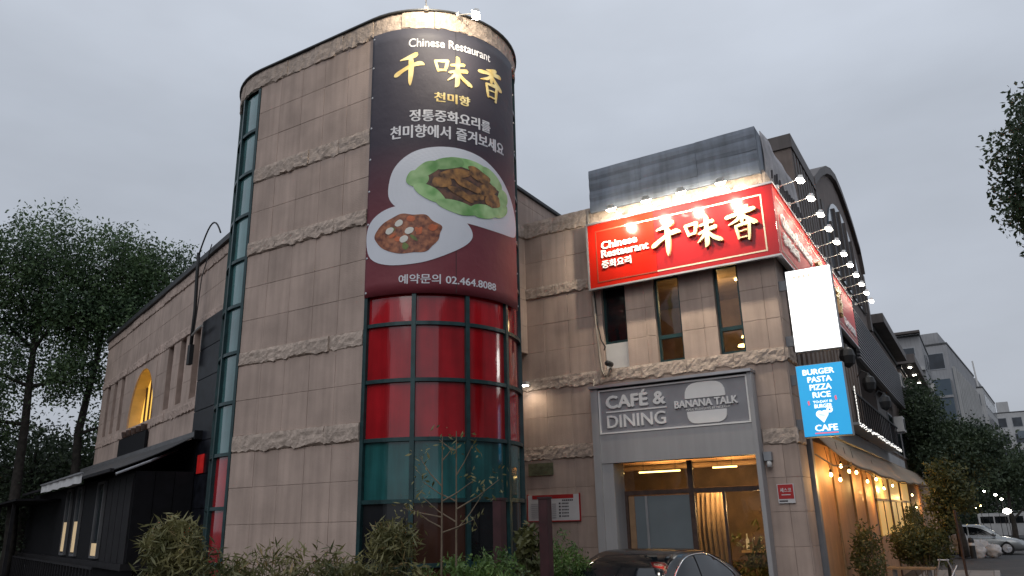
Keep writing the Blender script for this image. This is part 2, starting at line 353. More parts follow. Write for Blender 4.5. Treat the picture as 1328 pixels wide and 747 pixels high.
def light(parent, kind, loc, power, color, size=0.1, target=None, spot=None):
    l = bpy.data.lights.new('lamp_light', kind); l.energy = power; l.color = color
    if kind == 'AREA': l.size = size
    else: l.shadow_soft_size = size
    if kind == 'SPOT': l.spot_size = spot or R(120); l.spot_blend = 0.9
    o = bpy.data.objects.new('lamp_light', l); COL.objects.link(o); o.parent = parent
    o.location = Vector(loc) - base_of(parent)
    if target is not None: o.rotation_euler = (Vector(target) - Vector(loc)).to_track_quat('-Z', 'Y').to_euler()
    return o

# text -> mesh fitted to a box, mapped by fn(a, b, depth)
TXT_CACHE = {}
def text_raw(body, bold, res=3):
    key = (body, bold, res)
    if key in TXT_CACHE: return TXT_CACHE[key]
    c = bpy.data.curves.new('lettering', 'FONT'); c.body = body; c.offset = bold; c.extrude = 0.05; c.resolution_u = res
    o = bpy.data.objects.new('lettering', c); COL.objects.link(o)
    me = bpy.data.meshes.new_from_object(o.evaluated_get(bpy.context.evaluated_depsgraph_get()))
    v = np.array([q.co[:] for q in me.vertices]); f = [tuple(p.vertices) for p in me.polygons]
    bpy.data.objects.remove(o); bpy.data.curves.remove(c); bpy.data.meshes.remove(me)
    v[:, :2] -= v[:, :2].min(0); v[:, :2] /= v[:, :2].max(0); v[:, 2] = (v[:, 2] > 0) * 1.0
    TXT_CACHE[key] = (v, f); return v, f
def lettering(body, a0, a1, b0, b1, fn, d0, d1, material, parent, bold=0.02, res=3, name='lettering'):
    """fitted to the box; weight is added by close shifted copies, each a hair deeper than the last"""
    v, f = text_raw(body, 0.0, res); mb = MB(); sg = 1 if d1 > d0 else -1; hb = bold * (b1 - b0) * 1.5; hw_ = hb * (abs(a1 - a0) / max(1e-6, abs(b1 - b0))) / max(1.0, len(body) * .62)
    for i, (dx, dy) in enumerate(((0, 0), (1, 0), (-1, 0), (0, .8), (0, -.8))):
        mb.add([fn(a0 + hw_ + (a1 - a0 - 2 * hw_) * p[0] + dx * hw_, b0 + hb + (b1 - b0 - 2 * hb) * p[1] + dy * hb, d0 + (d1 - d0) * p[2] - sg * .00025 * i * p[2]) for p in v], f)
    return mb.build(name, material, parent)

# brush-drawn characters: strokes of (x, y, half width) in a unit box
BRUSH = {
 'qian': [[(.74, .99, .045), (.66, .93, .06), (.45, .86, .045), (.18, .80, .012)],
          [(.00, .33, .035), (.08, .37, .055), (.30, .49, .045), (.60, .62, .045), (.86, .67, .055), (.99, .63, .02)],
          [(.53, .88, .035), (.56, .70, .06), (.55, .35, .055), (.53, .12, .04), (.53, .00, .008)]],
 'wei': [[(.03, .80, .028), (.06, .70, .032), (.12, .46, .028)], [(.03, .79, .03), (.18, .80, .035), (.35, .82, .045)],
         [(.36, .84, .04), (.33, .66, .04), (.29, .50, .03)], [(.11, .49, .03), (.22, .51, .03), (.32, .52, .03)],
         [(.45, .70, .03), (.60, .74, .035), (.82, .79, .045)], [(.40, .46, .03), (.60, .53, .04), (.90, .60, .05)],
         [(.60, 1.0, .02), (.64, .92, .05), (.63, .55, .05), (.62, .15, .055), (.56, .02, .012)],
         [(.60, .52, .03), (.52, .36, .035), (.36, .20, .012)], [(.64, .52, .025), (.78, .32, .045), (.99, .17, .05), (1.0, .12, .01)]],
 'xiang': [[(.76, .99, .04), (.60, .93, .05), (.32, .88, .012)], [(.00, .74, .03), (.10, .76, .045), (.50, .81, .04), (.92, .87, .05), (1.0, .84, .02)],
           [(.53, .94, .03), (.55, .80, .05), (.53, .55, .035)], [(.50, .76, .025), (.36, .62, .035), (.08, .52, .012)],
           [(.57, .76, .02), (.72, .62, .045), (.97, .46, .055), (1.0, .42, .012)],
           [(.30, .46, .026), (.34, .30, .032), (.38, .06, .024)], [(.33, .45, .025), (.52, .47, .035), (.74, .50, .045)],
           [(.78, .52, .03), (.75, .28, .036), (.71, .00, .024)], [(.42, .28, .014), (.66, .30, .014)], [(.42, .09, .015), (.66, .10, .016)]]}
def smooth_stroke(st, n=5):
    P = np.array(st); out = []
    for i in range(len(P) - 1):
        p0, p1, p2, p3 = P[max(i - 1, 0)], P[i], P[i + 1], P[min(i + 2, len(P) - 1)]
        for k in range(n):
            t = k / n; out.append(0.5 * (2 * p1 + (p2 - p0) * t + (2 * p0 - 5 * p1 + 4 * p2 - p3) * t * t + (3 * p1 - p0 - 3 * p2 + p3) * t ** 3))
    out.append(P[-1]); return np.array(out)
def brush(ch, a0, a1, b0, b1, fn, d0, d1, material, parent, fat=1.25):
    mb = MB(); wv = (b1 - b0)
    for si, st in enumerate(BRUSH[ch]):
        Q = smooth_stroke(st); P = np.c_[a0 + (a1 - a0) * Q[:, 0], b0 + (b1 - b0) * Q[:, 1]]
        Wd = np.maximum(Q[:, 2], 0.006) * wv * fat
        D = np.gradient(P, axis=0); D /= np.linalg.norm(D, axis=1)[:, None] + 1e-9; Nn = np.c_[-D[:, 1], D[:, 0]]
        l = P + Nn * Wd[:, None]; r = P - Nn * Wd[:, None]
        cap0 = P[0] - D[0] * Wd[0] * 0.7; cap1 = P[-1] + D[-1] * Wd[-1] * 0.7
        k = len(P); e = si * 0.0012 * (1 if d1 > d0 else -1)
        ring = [cap0] + list(l) + [cap1] + list(r[::-1])
        nR = len(ring)
        v = [fn(p[0], p[1], d0) for p in ring] + [fn(p[0], p[1], d1 + e) for p in ring]
        f = [(i, (i + 1) % nR, (i + 1) % nR + nR, i + nR) for i in range(nR)]
        for i in range(k - 1):                      # quads across the stroke
            f.append((nR + 1 + i, nR + 2 + i, nR + 2 * k - i, nR + 2 * k + 1 - i))
        f += [(nR, nR + 1, nR + 2 * k + 1), (nR + k, nR + k + 1, nR + k + 2)]
        mb.add(v, f)
    return mb.build('character', material, parent)

def rect_minus(r, holes):
    out = [r]
    for h in holes:
        nx = []
        for (a0, a1, b0, b1) in out:
            if h[0] >= a1 or h[1] <= a0 or h[2] >= b1 or h[3] <= b0: nx.append((a0, a1, b0, b1)); continue
            if h[0] > a0: nx.append((a0, h[0], b0, b1))
            if h[1] < a1: nx.append((h[1], a1, b0, b1))
            m0, m1 = max(a0, h[0]), min(a1, h[1])
            if h[2] > b0: nx.append((m0, m1, b0, h[2]))
            if h[3] < b1: nx.append((m0, m1, h[3], b1))
        out = nx
    return [q for q in out if q[1] - q[0] > 0.05 and q[3] - q[2] > 0.05]
def facade(root, T, u0, u1, rows, colw, holes, thick=0.25, phase=0.0, back='stone_back', pm='stone', skip=()):
    """stone-clad wall: backing with openings plus one panel object per stone; T(u, off, z), off > 0 is outwards"""
    z0, z1 = rows[0][0], rows[-1][1]; mb = MB()
    for (a, b, c, d) in rect_minus((u0, u1, z0, z1), holes): mb.box(a, b, -thick, 0.0, c, d, T)
    mb.build('wall', back, root)
    g = 0.002
    for (za, zb) in rows:
        if any(abs(za - s) < 0.01 for s in skip): continue
        u = u0 - phase
        while u < u1 - 1e-6:
            a, b = max(u, u0), min(u + colw, u1); u += colw
            if b - a < 0.06: continue
            for q in rect_minus((a, b, za, zb), holes):
                p = 0.018 + random.uniform(-0.002, 0.003)
                MB().add(*panel(q[0] + g, q[1] - g, p, q[2] + g, q[3] - g, T)).build('stone_panel', pm, root)
def panel(a, b, p, c, d, T, ch=0.004):
    v = [(a, 0, c), (b, 0, c), (b, 0, d), (a, 0, d), (a, p - ch, c), (b, p - ch, c), (b, p - ch, d), (a, p - ch, d),
         (a + ch, p, c + ch), (b - ch, p, c + ch), (b - ch, p, d - ch), (a + ch, p, d - ch)]
    return [T(*q) for q in v], [(0, 4, 5, 1), (1, 5, 6, 2), (2, 6, 7, 3), (3, 7, 4, 0), (4, 8, 9, 5), (5, 9, 10, 6), (6, 10, 11, 7), (7, 11, 8, 4), (8, 11, 10, 9)]
def rough_band(root, T, u0, u1, z0, z1, seg=0.9, proud=0.034, holes=(), name='rough_stone', usc=1.0, seed=0.0, material='rough'):
    n = max(1, round((u1 - u0) / seg)); L = (u1 - u0) / n
    for i in range(n):
        a, b = u0 + i * L + 0.004 / usc, u0 + (i + 1) * L - 0.004 / usc
        if any(h[0] < (a + b) / 2 < h[1] for h in holes): continue
        jut = random.uniform(-.012, .016)
        nu = max(6, int((b - a) * usc / 0.06)); us = np.linspace(a, b, nu + 1); ts = np.linspace(0, 1, 6)
        def fr(u, t):
            q = Vector((u * usc * 5.5 + seed, t * 2.2 + seed * 2, i * 7.1))
            zz = z0 + (z1 - z0) * t
            if t == 0: zz += 0.05 * noise.noise(q * 1.3) + 0.025 * noise.noise(q * 4) + 0.02
            if t == 1: zz += 0.010 * noise.noise(q * 2.0)
            k = 0.6 if t == 1 else 1.0
            off = proud * k * (0.62 + 0.30 * noise.noise(q) + 0.20 * noise.noise(q * 2.7)) + 0.026 + jut
            off += random.uniform(-.26, .26) * proud * (.4 if t == 1 else 1)
            if t == 0: zz += random.uniform(-.018, .018)
            return T(u + (random.uniform(-.018, .018) / usc if a < u < b else 0), max(off, 0.024), zz)
        mb = MB(); mb.grid(fr, us, ts, back=lambda u, t: T(u, 0.0, z0 + (z1 - z0) * t))
        mb.build(name, material, root)

# ------------------------------------------------------------------ ground
def gz(y): return -0.3 * min(max((y - 15) / 35.0, 0), 1)
mb = MB(); ys = [-400, -30, 0, 15, 50, 400, 900]; xs = [-600, -40, 40, 600]
mb.grid(lambda a, b: (a, b, gz(b) - 0.13), xs, ys); tag(mb.build('ground', 'asphalt'), kind='structure')
# pavement beside the building, with slab joints
pv = tag(MB().grid(lambda a, b: (a, b, gz(b) - 0.012), [-40, -0.35], [2.0, 15, 33], back=lambda a, b: (a, b, gz(b) - 0.14)).build('pavement', 'soil'), kind='structure')
for j in range(12):
    for i in range(3):
        x0 = -2.45 + i * 0.7; y0 = 16 + j * 1.4
        mb = MB(); mb.add([(x0 + 0.006, y0 + 0.006, gz(y0) - 0.004), (x0 + .694, y0 + 0.006, gz(y0) - 0.004), (x0 + .694, y0 + 1.394, gz(y0 + 1.4) - 0.004), (x0 + 0.006, y0 + 1.394, gz(y0 + 1.4) - 0.004)] +
               [(x0 + 0.006, y0 + 0.006, gz(y0) + 0.006), (x0 + .694, y0 + 0.006, gz(y0) + 0.006), (x0 + .694, y0 + 1.394, gz(y0 + 1.4) + 0.006), (x0 + 0.006, y0 + 1.394, gz(y0 + 1.4) + 0.006)],
               [(4, 5, 6, 7), (0, 1, 5, 4), (1, 2, 6, 5), (2, 3, 7, 6), (3, 0, 4, 7)]); mb.build('paving_slab', 'paving', pv)
kb = None
for j in range(31):
    y0 = 2 + j * 1.0
    mb = MB(); mb.add([(-0.34, y0 + .005, gz(y0) - .14), (-0.16, y0 + .005, gz(y0) - .14), (-0.16, y0 + .995, gz(y0 + 1) - .14), (-0.34, y0 + .995, gz(y0 + 1) - .14),
                       (-0.34, y0 + .005, gz(y0) + .004), (-0.18, y0 + .005, gz(y0) + .004), (-0.18, y0 + .995, gz(y0 + 1) + .004), (-0.34, y0 + .995, gz(y0 + 1) + .004)],
                      [(4, 5, 6, 7), (0, 1, 5, 4), (1, 2, 6, 5), (2, 3, 7, 6), (3, 0, 4, 7)])
    mb.build('kerb_stone', 'kerb', pv)
# ------------------------------------------------------------------ stone rows shared by all walls of the block
BANDS = [(3.15, 3.45), (4.71, 4.97), (6.85, 7.12), (8.38, 8.69)]
def rows_to(top, z0=0.0):
    zs = [0.0, 0.72, 1.33, 1.94, 2.55, 3.15, 3.45, 4.08, 4.71, 4.97, 5.57, 6.21, 6.85, 7.12, 7.75, 8.38, 8.69, 9.33, 9.94, 10.55]
    zs = [z for z in zs if z < top - 0.05] + [top]
    return [(a, b) for a, b in zip(zs, zs[1:]) if b > z0]
SKIP = [b[0] for b in BANDS]

# ------------------------------------------------------------------ the round-ended tower
TY, TR, XL, XR, TCY = 9.22, 1.7, -11.40, -8.38, 10.92
tower = thing('stone_tower', 'tall round-ended stone and teal glass tower carrying the big food banner', 'tower', ((XL + XR) / 2, TY, 0))
def TF(u, off, z): return (XL + u, TY - off, z)
facade(tower, TF, 0, XR - XL, rows_to(10.55), 0.604, [], thick=0.2, skip=SKIP)
for k, (a, b) in enumerate(BANDS): rough_band(tower, TF, 0.01, XR - XL - 0.01, a, b, seg=0.76, proud=0.03, seed=k * 3.7)
def CY(cx): return lambda ang, off, z: (cx + (TR + off) * math.cos(R(ang)), TCY + (TR + off) * math.sin(R(ang)), z)
CR, CL = CY(XR), CY(XL)
# core
poly = [(XR + (TR - .12) * math.cos(R(a)), TCY + (TR - .12) * math.sin(R(a))) for a in range(-90, 91, 10)] + [(XL + (TR - .12) * math.cos(R(a)), TCY + (TR - .12) * math.sin(R(a))) for a in range(90, 271, 10)]
MB().prism(poly, lambda a, b, d: (a, b, d), 0.0, 10.86).build('core', 'black', tower)
HZ = [0.12, 1.29, 2.22, 3.15, 4.08, 5.01, 5.93, 6.86, 7.78, 8.70, 9.62, 10.52]
def glass_end(C, angs, red, brown=None, teal='pane_teal'):
    for i in range(len(angs) - 1):
        a0, a1 = angs[i], angs[i + 1]
        for j in range(len(HZ) - 1):
            z0, z1 = HZ[j], HZ[j + 1]
            mname = 'pane_red' if red[0] <= (z0 + z1) / 2 <= red[1] else teal
            if (z0 + z1) / 2 < 2.2 and brown is not None: mname = 'pane_brown' if i == 1 else 'pane_dark'
            tilt = random.uniform(-0.006, 0.006); til2 = random.uniform(-0.005, 0.005)
            fr = lambda a, z: C(a, -0.035 + tilt * (a - a0) / 30 + til2 * (z - z0), z)
            MB().grid(fr, np.linspace(a0 + .6, a1 - .6, 25), [z0 + .02, z1 - .02], back=lambda a, z: C(a, -0.07, z)).build('pane', mname, tower, smooth=False)
    for a in angs:
        mb = MB(); d = 1.15
        mb.add([C(a - d, -.09, .1), C(a + d, -.09, .1), C(a + d, .03, .1), C(a - d, .03, .1), C(a - d, -.09, 10.53), C(a + d, -.09, 10.53), C(a + d, .03, 10.53), C(a - d, .03, 10.53)],
               [(0, 3, 2, 1), (4, 5, 6, 7), (0, 1, 5, 4), (1, 2, 6, 5), (2, 3, 7, 6), (3, 0, 4, 7)]); mb.build('mullion', 'mullion', tower)
    for z in HZ[:-1]:
        us = np.linspace(angs[0] + 1.2, angs[-1] - 1.2, 31); mb = MB()
        h = 0.03
        mb.grid(lambda a, b: C(a, 0.018, z + b), us, [-h, h], back=lambda a, b: C(a, -0.08, z + b)); mb.build('transom', 'mullion', tower)
glass_end(CR, [-88.8, -60, -30, 0, 30, 60, 90], (3.2, 6.4), brown=True)
glass_end(CL, [-91.2, -112, -134, -156][::-1], (0.0, 3.1), teal='pane_sky')
# rough parapet round the top and the thin dark coping over it
rough_band(tower, TF, 0.0, XR - XL, 10.55, 10.93, seg=0.75, proud=0.03, seed=31)
KA = TR * math.pi / 180
rough_band(tower, CR, -90, 90, 10.55, 10.93, seg=20, proud=0.03, usc=KA, seed=41)
rough_band(tower, lambda a, o, z: CL(a, o, z), -180, -90, 10.55, 10.93, seg=22, proud=0.03, usc=KA, seed=51)
per = [(XR + (TR + .085) * math.cos(R(a)), TCY + (TR + .085) * math.sin(R(a))) for a in range(-90, 91, 6)] + [(XL + (TR + .085) * math.cos(R(a)), TCY + (TR + .085) * math.sin(R(a))) for a in range(90, 271, 6)]
MB().prism(per, lambda a, b, d: (a, b, d), 10.935, 10.962).build('coping', 'coping', tower)
# lower block behind the tower
rear = thing('rear_block', 'plain stone block with dark coping rising behind the tower', 'building', (-11, 18, 0))
TRr = lambda u, off, z: (-8.6 + off, 12.75 + u, z)
facade(rear, TRr, 0.0, 12.0, rows_to(9.6, 6.0)[0:], 0.9, [], skip=SKIP[3:], thick=0.3)
rough_band(rear, TRr, 0, 12, 8.38, 8.69, seg=1.5, seed=9)
MB().box(-13.0, -8.86, 12.75, 24.7, 0.0, 9.55).build('core', 'stone_back', rear)
MB().box(-13.1, -8.52, 12.72, 24.8, 9.605, 9.68).build('coping', 'coping', rear)

# ------------------------------------------------------------------ the big banner on the drum
bn = thing('food_banner', 'tall dark banner with two plated dishes wrapped round the glass drum', 'banner', (XR, TCY, 0))
B0 = 0.047
MB().grid(lambda a, z: CR(a, B0, z), np.linspace(-89.6, 15, 61), np.linspace(5.5, 10.58, 24), back=lambda a, z: CR(a, B0 - 0.012, z)).build('canvas', 'banner', bn, smooth=True)
def BF(s, z, d): return CR(s, B0 + d, z)          # s: angle in degrees, d: height above the canvas
def BFM(s, z, d): return BF(s / .03098, z, d)   # s: arc length in metres
lettering('Chinese Restaurant', -65.3, -12.4, 10.17, 10.35, BF, 0.001, 0.006, 'white_print', bn, bold=0.008, res=4)
brush('qian', -2.2770, -1.7287, 9.38, 10.04, BFM, 0.001, 0.006, 'gold_print', bn)
brush('wei', -1.5552, -0.8550, 9.38, 10.02, BFM, 0.001, 0.006, 'gold_print', bn)
brush('xiang', -0.6754, -0.0867, 9.36, 10.05, BFM, 0.001, 0.006, 'gold_print', bn)
lettering('천미향', -50, -27.8, 9.05, 9.25, BF, 0.001, 0.006, 'gold_print', bn, bold=0.016, res=4)
lettering('정통중화요리를', -64.2, -13.2, 8.65, 8.89, BF, 0.001, 0.006, 'white_print', bn, bold=0.016, res=4)
lettering('천미향에서 즐겨보세요', -75.5, -1.0, 8.33, 8.59, BF, 0.001, 0.006, 'white_print', bn, bold=0.016, res=4)
lettering('예약문의 02.464.8088', -68.5, -10.8, 5.66, 5.83, BF, 0.001, 0.006, 'white_print', bn, bold=0.012)
for i in range(9):
    for an in (-88.6, 14.2):
        z = 5.58 + i * .615; c_ = CR(an, B0 + .004, z); MB().lathe([(.006, -.004), (.02, 0), (.02, .006), (.008, .008)], 10, c_, 'y').build('eyelet', 'alu', bn)
MB().box(-.004, .004, -.001, .001, 5.52, 10.56, lambda x, y, z: CR(-37 + x * 40, B0 + .0015 + y, z)).build('seam', 'trim', bn)
def blob(pts, layer, material, name, n=6, fill=True):
    """smooth closed outline in (angle, z) laid on the canvas as a thin sheet with its own fine mesh"""
    P = np.array(pts, float); k = len(P); ring = []
    for i in range(k):
        p0, p1, p2, p3 = P[i - 1], P[i], P[(i + 1) % k], P[(i + 2) % k]
        for j in range(n):
            t = j / n; ring.append(0.5 * (2 * p1 + (p2 - p0) * t + (2 * p0 - 5 * p1 + 4 * p2 - p3) * t * t + (3 * p1 - p0 - 3 * p2 + p3) * t ** 3))
    ring = np.array(ring); c = ring.mean(0); nr = len(ring); mb = MB(); rr = list(np.linspace(1, .07, 16)) if 'plate' in name or 'dish' in name or 'stir' in name else [1.0, .8, .6, .4, .2]
    v = [BF(*ring[i], layer - 0.003) for i in range(nr)]
    for r in rr: v += [BF(*(c + (ring[i] - c) * r), layer) for i in range(nr)]
    v.append(BF(*c, layer)); f = []
    for q in range(len(rr)):
        f += [(q * nr + i, q * nr + (i + 1) % nr, (q + 1) * nr + (i + 1) % nr, (q + 1) * nr + i) for i in range(nr)]
    f += [(len(rr) * nr + i, len(rr) * nr + (i + 1) % nr, len(v) - 1) for i in range(nr)]
    mb.add(v, f); return mb.build(name, material, bn)
def ell(cx, cz, rx, rz, n=10, jit=0.0, rot=0.0):
    o = []
    for i in range(n):
        t = 2 * math.pi * i / n; k = 1 + random.uniform(-jit, jit)
        x, z = rx * math.cos(t) * k, rz * math.sin(t) * k
        o.append((cx + x * math.cos(rot) - z * math.sin(rot) * 30, cz + x * math.sin(rot) / 30 + z * math.cos(rot)))
    return o
blob([(-75.8, 7.42), (-72, 7.80), (-60, 8.08), (-41, 8.18), (-22, 8.12), (-6, 7.90), (6, 7.60), (13.2, 7.28), (14.3, 7.0), (9, 6.84), (-10, 6.77), (-30, 6.79), (-48, 6.86), (-66, 6.98), (-74, 7.15)], 0.004, 'plate', 'plate')
blob([(-89.2, 6.52), (-87, 6.82), (-78, 7.01), (-64, 7.08), (-48, 7.04), (-35, 6.90), (-27.5, 6.66), (-29, 6.45), (-40, 6.22), (-56, 6.03), (-74, 6.01), (-86, 6.18)], 0.008, 'plate', 'plate')
blob(ell(-30, 7.46, 27, 0.42, 14, 0.05), 0.010, 'sauce_print', 'dish_sauce')
for (cx, cz, rx, rz, rot) in [(-54, 7.72, 9, .13, .5), (-59, 7.55, 6, .16, 0), (-52, 7.28, 10, .12, -.5), (-36, 7.06, 13, .12, -.12), (-19, 7.08, 10, .13, .15), (-6, 7.22, 8, .14, .5), (-3, 7.48, 5, .17, 0), (-12, 7.76, 9, .12, -.5), (-28, 7.90, 13, .10, -.1), (-42, 7.86, 10, .11, .2)]:
    blob(ell(cx, cz, rx, rz, 9, 0.10, rot), 0.012 + random.uniform(0, .002), 'leaf_print', 'bok_choy_leaf')
for (cx, cz, rx, rz, rot) in [(-38, 7.68, 10, .09, .2), (-22, 7.74, 8, .11, -.3), (-17, 7.50, 8, .10, .3), (-30, 7.50, 9, .08, -.3), (-12, 7.33, 6, .12, .2), (-34, 7.32, 8, .07, -.4), (-45, 7.50, 6, .10, .1), (-25, 7.30, 6, .06, .2)]:
    blob(ell(cx, cz, rx, rz, 9, 0.16, rot), 0.016 + random.uniform(0, .002), 'meat_print', 'mushroom_slice')
blob(ell(-64, 6.55, 19, 0.36, 18, 0.07), 0.012, 'red_dish_print', 'stir_fry')
for i in range(10):
    t = random.uniform(0, 6.28); rr_ = random.uniform(.3, .9)
    blob(ell(-64 + 17 * rr_ * math.cos(t), 6.57 + .30 * rr_ * math.sin(t), random.uniform(1.5, 2.8), random.uniform(.03, .055), 7, 0.2, random.uniform(-1, 1)), 0.0145 + random.uniform(0, .001), random.choice(['pepper_print', 'carrot_print']), 'vegetable_piece')
for (cx, cz) in [(-74, 6.62), (-66, 6.45), (-63, 6.60), (-69, 6.74)]:
    blob(ell(cx, cz, 2.6, .06, 6, 0.12, .4), 0.017, 'tofu_print', 'tofu_piece')

# floodlights on arms over the banner
def flood(name, label, base, head, target, power, group, aim=None):
    t = thing(name, label, 'lamp', base, group)
    b, h, tg = Vector(base), Vector(head), Vector(target)
    d = (tg - h).normalized(); s = d.cross(Vector((0, 0, 1))).normalized(); u = s.cross(d)
    MB().tube([b, b + (h - b) * .5, h], 0.011, 6).build('arm', 'lamp_metal', t)
    MB().box(b.x - .03, b.x + .03, b.y - .03, b.y + .03, b.z - .04, b.z + .04).build('bracket', 'lamp_metal', t)
    T = lambda x, y, z: tuple(h + s * x + u * y + d * z)
    MB().add([T(-.05, -.035, -.06), T(.05, -.035, -.06), T(.05, .035, -.06), T(-.05, .035, -.06), T(-.09, -.06, .03), T(.09, -.06, .03), T(.09, .06, .03), T(-.09, .06, .03)],
             [(0, 3, 2, 1), (0, 1, 5, 4), (1, 2, 6, 5), (2, 3, 7, 6), (3, 0, 4, 7), (4, 5, 6, 7)]).build('lamp_head', 'lamp_metal', t)
    MB().add([T(-.095, -.07, .032), T(.095, -.07, .032), T(.095, .07, .032), T(-.095, .07, .032), T(-.06, -.045, .085), T(.06, -.045, .085), T(.06, .045, .085), T(-.06, .045, .085)], [(0, 3, 2, 1), (0, 1, 5, 4), (1, 2, 6, 5), (2, 3, 7, 6), (3, 0, 4, 7), (4, 5, 6, 7)]).build('lens', 'bulb', t)
    if power: light(t, 'SPOT', T(0, 0, .13), power, (1.0, 0.87, 0.66), 0.05, aim or tg, R(168))
    return t
g_b = 'floodlights above the banner'
flood('floodlight', 'lit floodlight on an arm at the upper right of the banner tower', CR(-36, .1, 10.9), (-6.15, 9.30, 10.27), CR(-46, .9, 8.6), 120, g_b, CR(-42, 0, 10.45))
flood('floodlight', 'floodlight on the thin arm rising from the middle of the tower top', CR(-55, .1, 10.96), CR(-55, 1.05, 11.35), CR(-55, 0, 10.7), 210, g_b)

# ------------------------------------------------------------------ front block
FY = 15.0; FX0, FX1 = -8.75, -2.9
front = thing('stone_restaurant_block', 'two storey stone block with tall narrow windows under the red sign', 'building', (-5.8, FY, 0))
def FF(u, off, z): return (u, FY - off, z)
W1, W2, W3 = (-6.66, -6.10, 4.97, 6.85), (-5.44, -4.88, 4.98, 6.85), (-4.14, -3.63, 4.98, 6.85)
PORT = (-6.74, -3.60, 0.0, 3.02)
facade(front, FF, FX0, FX1, rows_to(8.69), 0.62, [W1, W2, W3, PORT], skip=SKIP, thick=0.3)
rough_band(front, FF, FX0, -6.78, 3.15, 3.45, seg=0.98, seed=2); rough_band(front, FF, -3.5, FX1, 3.15, 3.45, seg=0.7, seed=3)
rough_band(front, FF, FX0, FX1, 4.69, 4.975, seg=0.95, seed=4, holes=[])
rough_band(front, FF, FX0, -6.80, 6.85, 7.12, seg=0.98, seed=5); rough_band(front, FF, FX0, FX1, 8.38, 8.78, seg=0.97, seed=6)
# street side of the same block: stone at the corner, dark cladding beyond
def FS(u, off, z): return (FX1 + off, u, z)
facade(front, FS, FY + .001, 15.75, rows_to(8.69), 0.75, [], skip=SKIP, thick=0.3)
for k, (a, b) in enumerate(BANDS): rough_band(front, FS, FY - .05, 15.75, a, b, seg=0.8, seed=60 + k)
mb = MB().box(-3.2, FX1 - .02, 15.76, 26.0, 3.945, 8.65); mb.build('upper_cladding', 'b_dark', front)
for i in range(17):
    y = 15.95 + i * .58; MB().box(FX1 - .018, FX1 + .04, y, y + .3, 3.95, 6.5).build('cladding_board', 'b_brown', front)
MB().box(-8.7, -3.22, 15.32, 26.0, 8.45, 8.66).build('roof', 'b_grey', front)
MB().box(-8.5, -8.4, 15.31, 26.0, 0, 8.44).build('rear_wall', 'stone_back', front)
MB().box(-8.39, -3.22, 25.8, 26.0, 0, 8.44).build('back_wall', 'stone_back', front)
MB().box(-8.39, -3.22, 15.31, 25.79, 4.0, 4.25).build('floor_slab', 'interior_dark', front)
MB().box(-8.39, -3.22, 15.6, 25.79, 7.0, 7.2).build('ceiling', 'interior', front)
MB().box(-8.39, -3.22, 18.2, 18.3, 4.26, 6.99).build('room_wall', 'interior', front)
def window(root, T, a, b, c, d, rails=(), fr=0.05, depth=-0.16, pane='glass', frm='mullion', name='window'):
    f = MB()
    f.box(a, a + fr, depth, depth + .07, c, d, T); f.box(b - fr, b, depth, depth + .07, c, d, T)
    f.box(a + fr, b - fr, depth, depth + .07, c, c + fr, T); f.box(a + fr, b - fr, depth, depth + .07, d - fr, d, T)
    for r in rails: f.box(a + fr, b - fr, depth, depth + .075, r - .04, r + .04, T)
    w_ = f.build(name, frm, root); zs = [c] + list(rails) + [d]
    for z0, z1 in zip(zs, zs[1:]): MB().box(a + fr * .8, b - fr * .8, depth + .025, depth + .035, z0 + fr * .8, z1 - fr * .8, T).build('pane', pane, w_)
    return w_
window(front, FF, W2[0], W2[1], 4.99, 6.84, [5.53]); window(front, FF, W3[0], W3[1], 4.99, 6.84, [5.51])
window(front, FF, W1[0], W1[1], 5.55, 6.84, [], pane='pane_dark')
MB().box(W1[0] + .01, W1[1] - .01, -.12, -.05, 4.98, 5.54, FF).build('white_infill_panel', 'white_paint', front)
# warm ceiling lights in the upper room
up_l = thing('pendant_light', 'small round ceiling light seen through the right upper window', 'light', (-4.05, 16.6, 6.98))
MB().lathe([(.05, 6.95), (.05, 6.985)], 12, (-4.05, 16.6, 0)).build('lamp_disc', 'bulb_warm', up_l); light(up_l, 'POINT', (-4.6, 16.4, 6.6), 34, (1, .66, .30), .15)
up_m = thing('pendant_light', 'low warm pendant glowing in the lower pane of the right upper window', 'light', (-4.0, 17.2, 5.5))
for dx, dz in ((0, 0), (.28, .1), (.1, .2)):
    MB().lathe([(.02, 5.62 + dz), (.12, 5.6 + dz), (.14, 5.56 + dz), (.02, 5.55 + dz)], 12, (-4.2 + dx, 17.2, 0)).build('shade', 'tube', up_m)
    MB().tube([(-4.2 + dx, 17.2, 5.62 + dz), (-4.2 + dx, 17.2, 6.99)], .006, 5).build('cord', 'cable', up_m)

# ------------------------------------------------------------------ cafe portal with sign board
pt = thing('cafe_portal', 'grey metal shopfront surround with the CAFÉ & DINING board', 'shopfront', (-5.2, 14.7, 0))
MB().box(-6.90, -6.745, 14.66, 15.28, 0, 4.52).build('jamb', 'grey_panel', pt); MB().box(-3.60, -3.52, 14.66, 15.28, 0, 4.52).build('jamb', 'grey_panel', pt)
MB().box(-6.744, -3.601, 14.70, 15.0, 2.98, 3.56).build('header', 'grey_panel', pt)
MB().box(-6.744, -3.601, 14.72, 15.0, 3.561, 4.50).build('sign_board', 'grey_board', pt)
MB().box(-6.92, -3.50, 14.60, 15.0, 4.525, 4.58).build('cap', 'alu', pt)
MB().box(-6.744, -6.5, 14.72, 15.25, 0, 2.978).build('side_panel', 'grey_panel', pt)
PF = lambda a, b, d: (a, 14.72 - d, b)
mb = MB()
for (a, b, c, d) in ((-6.735, -3.61, 3.57, 3.60), (-6.735, -3.61, 4.455, 4.485), (-6.735, -6.705, 3.601, 4.454), (-3.64, -3.61, 3.601, 4.454)): mb.box(a, b, 14.685, 14.72, c, d)
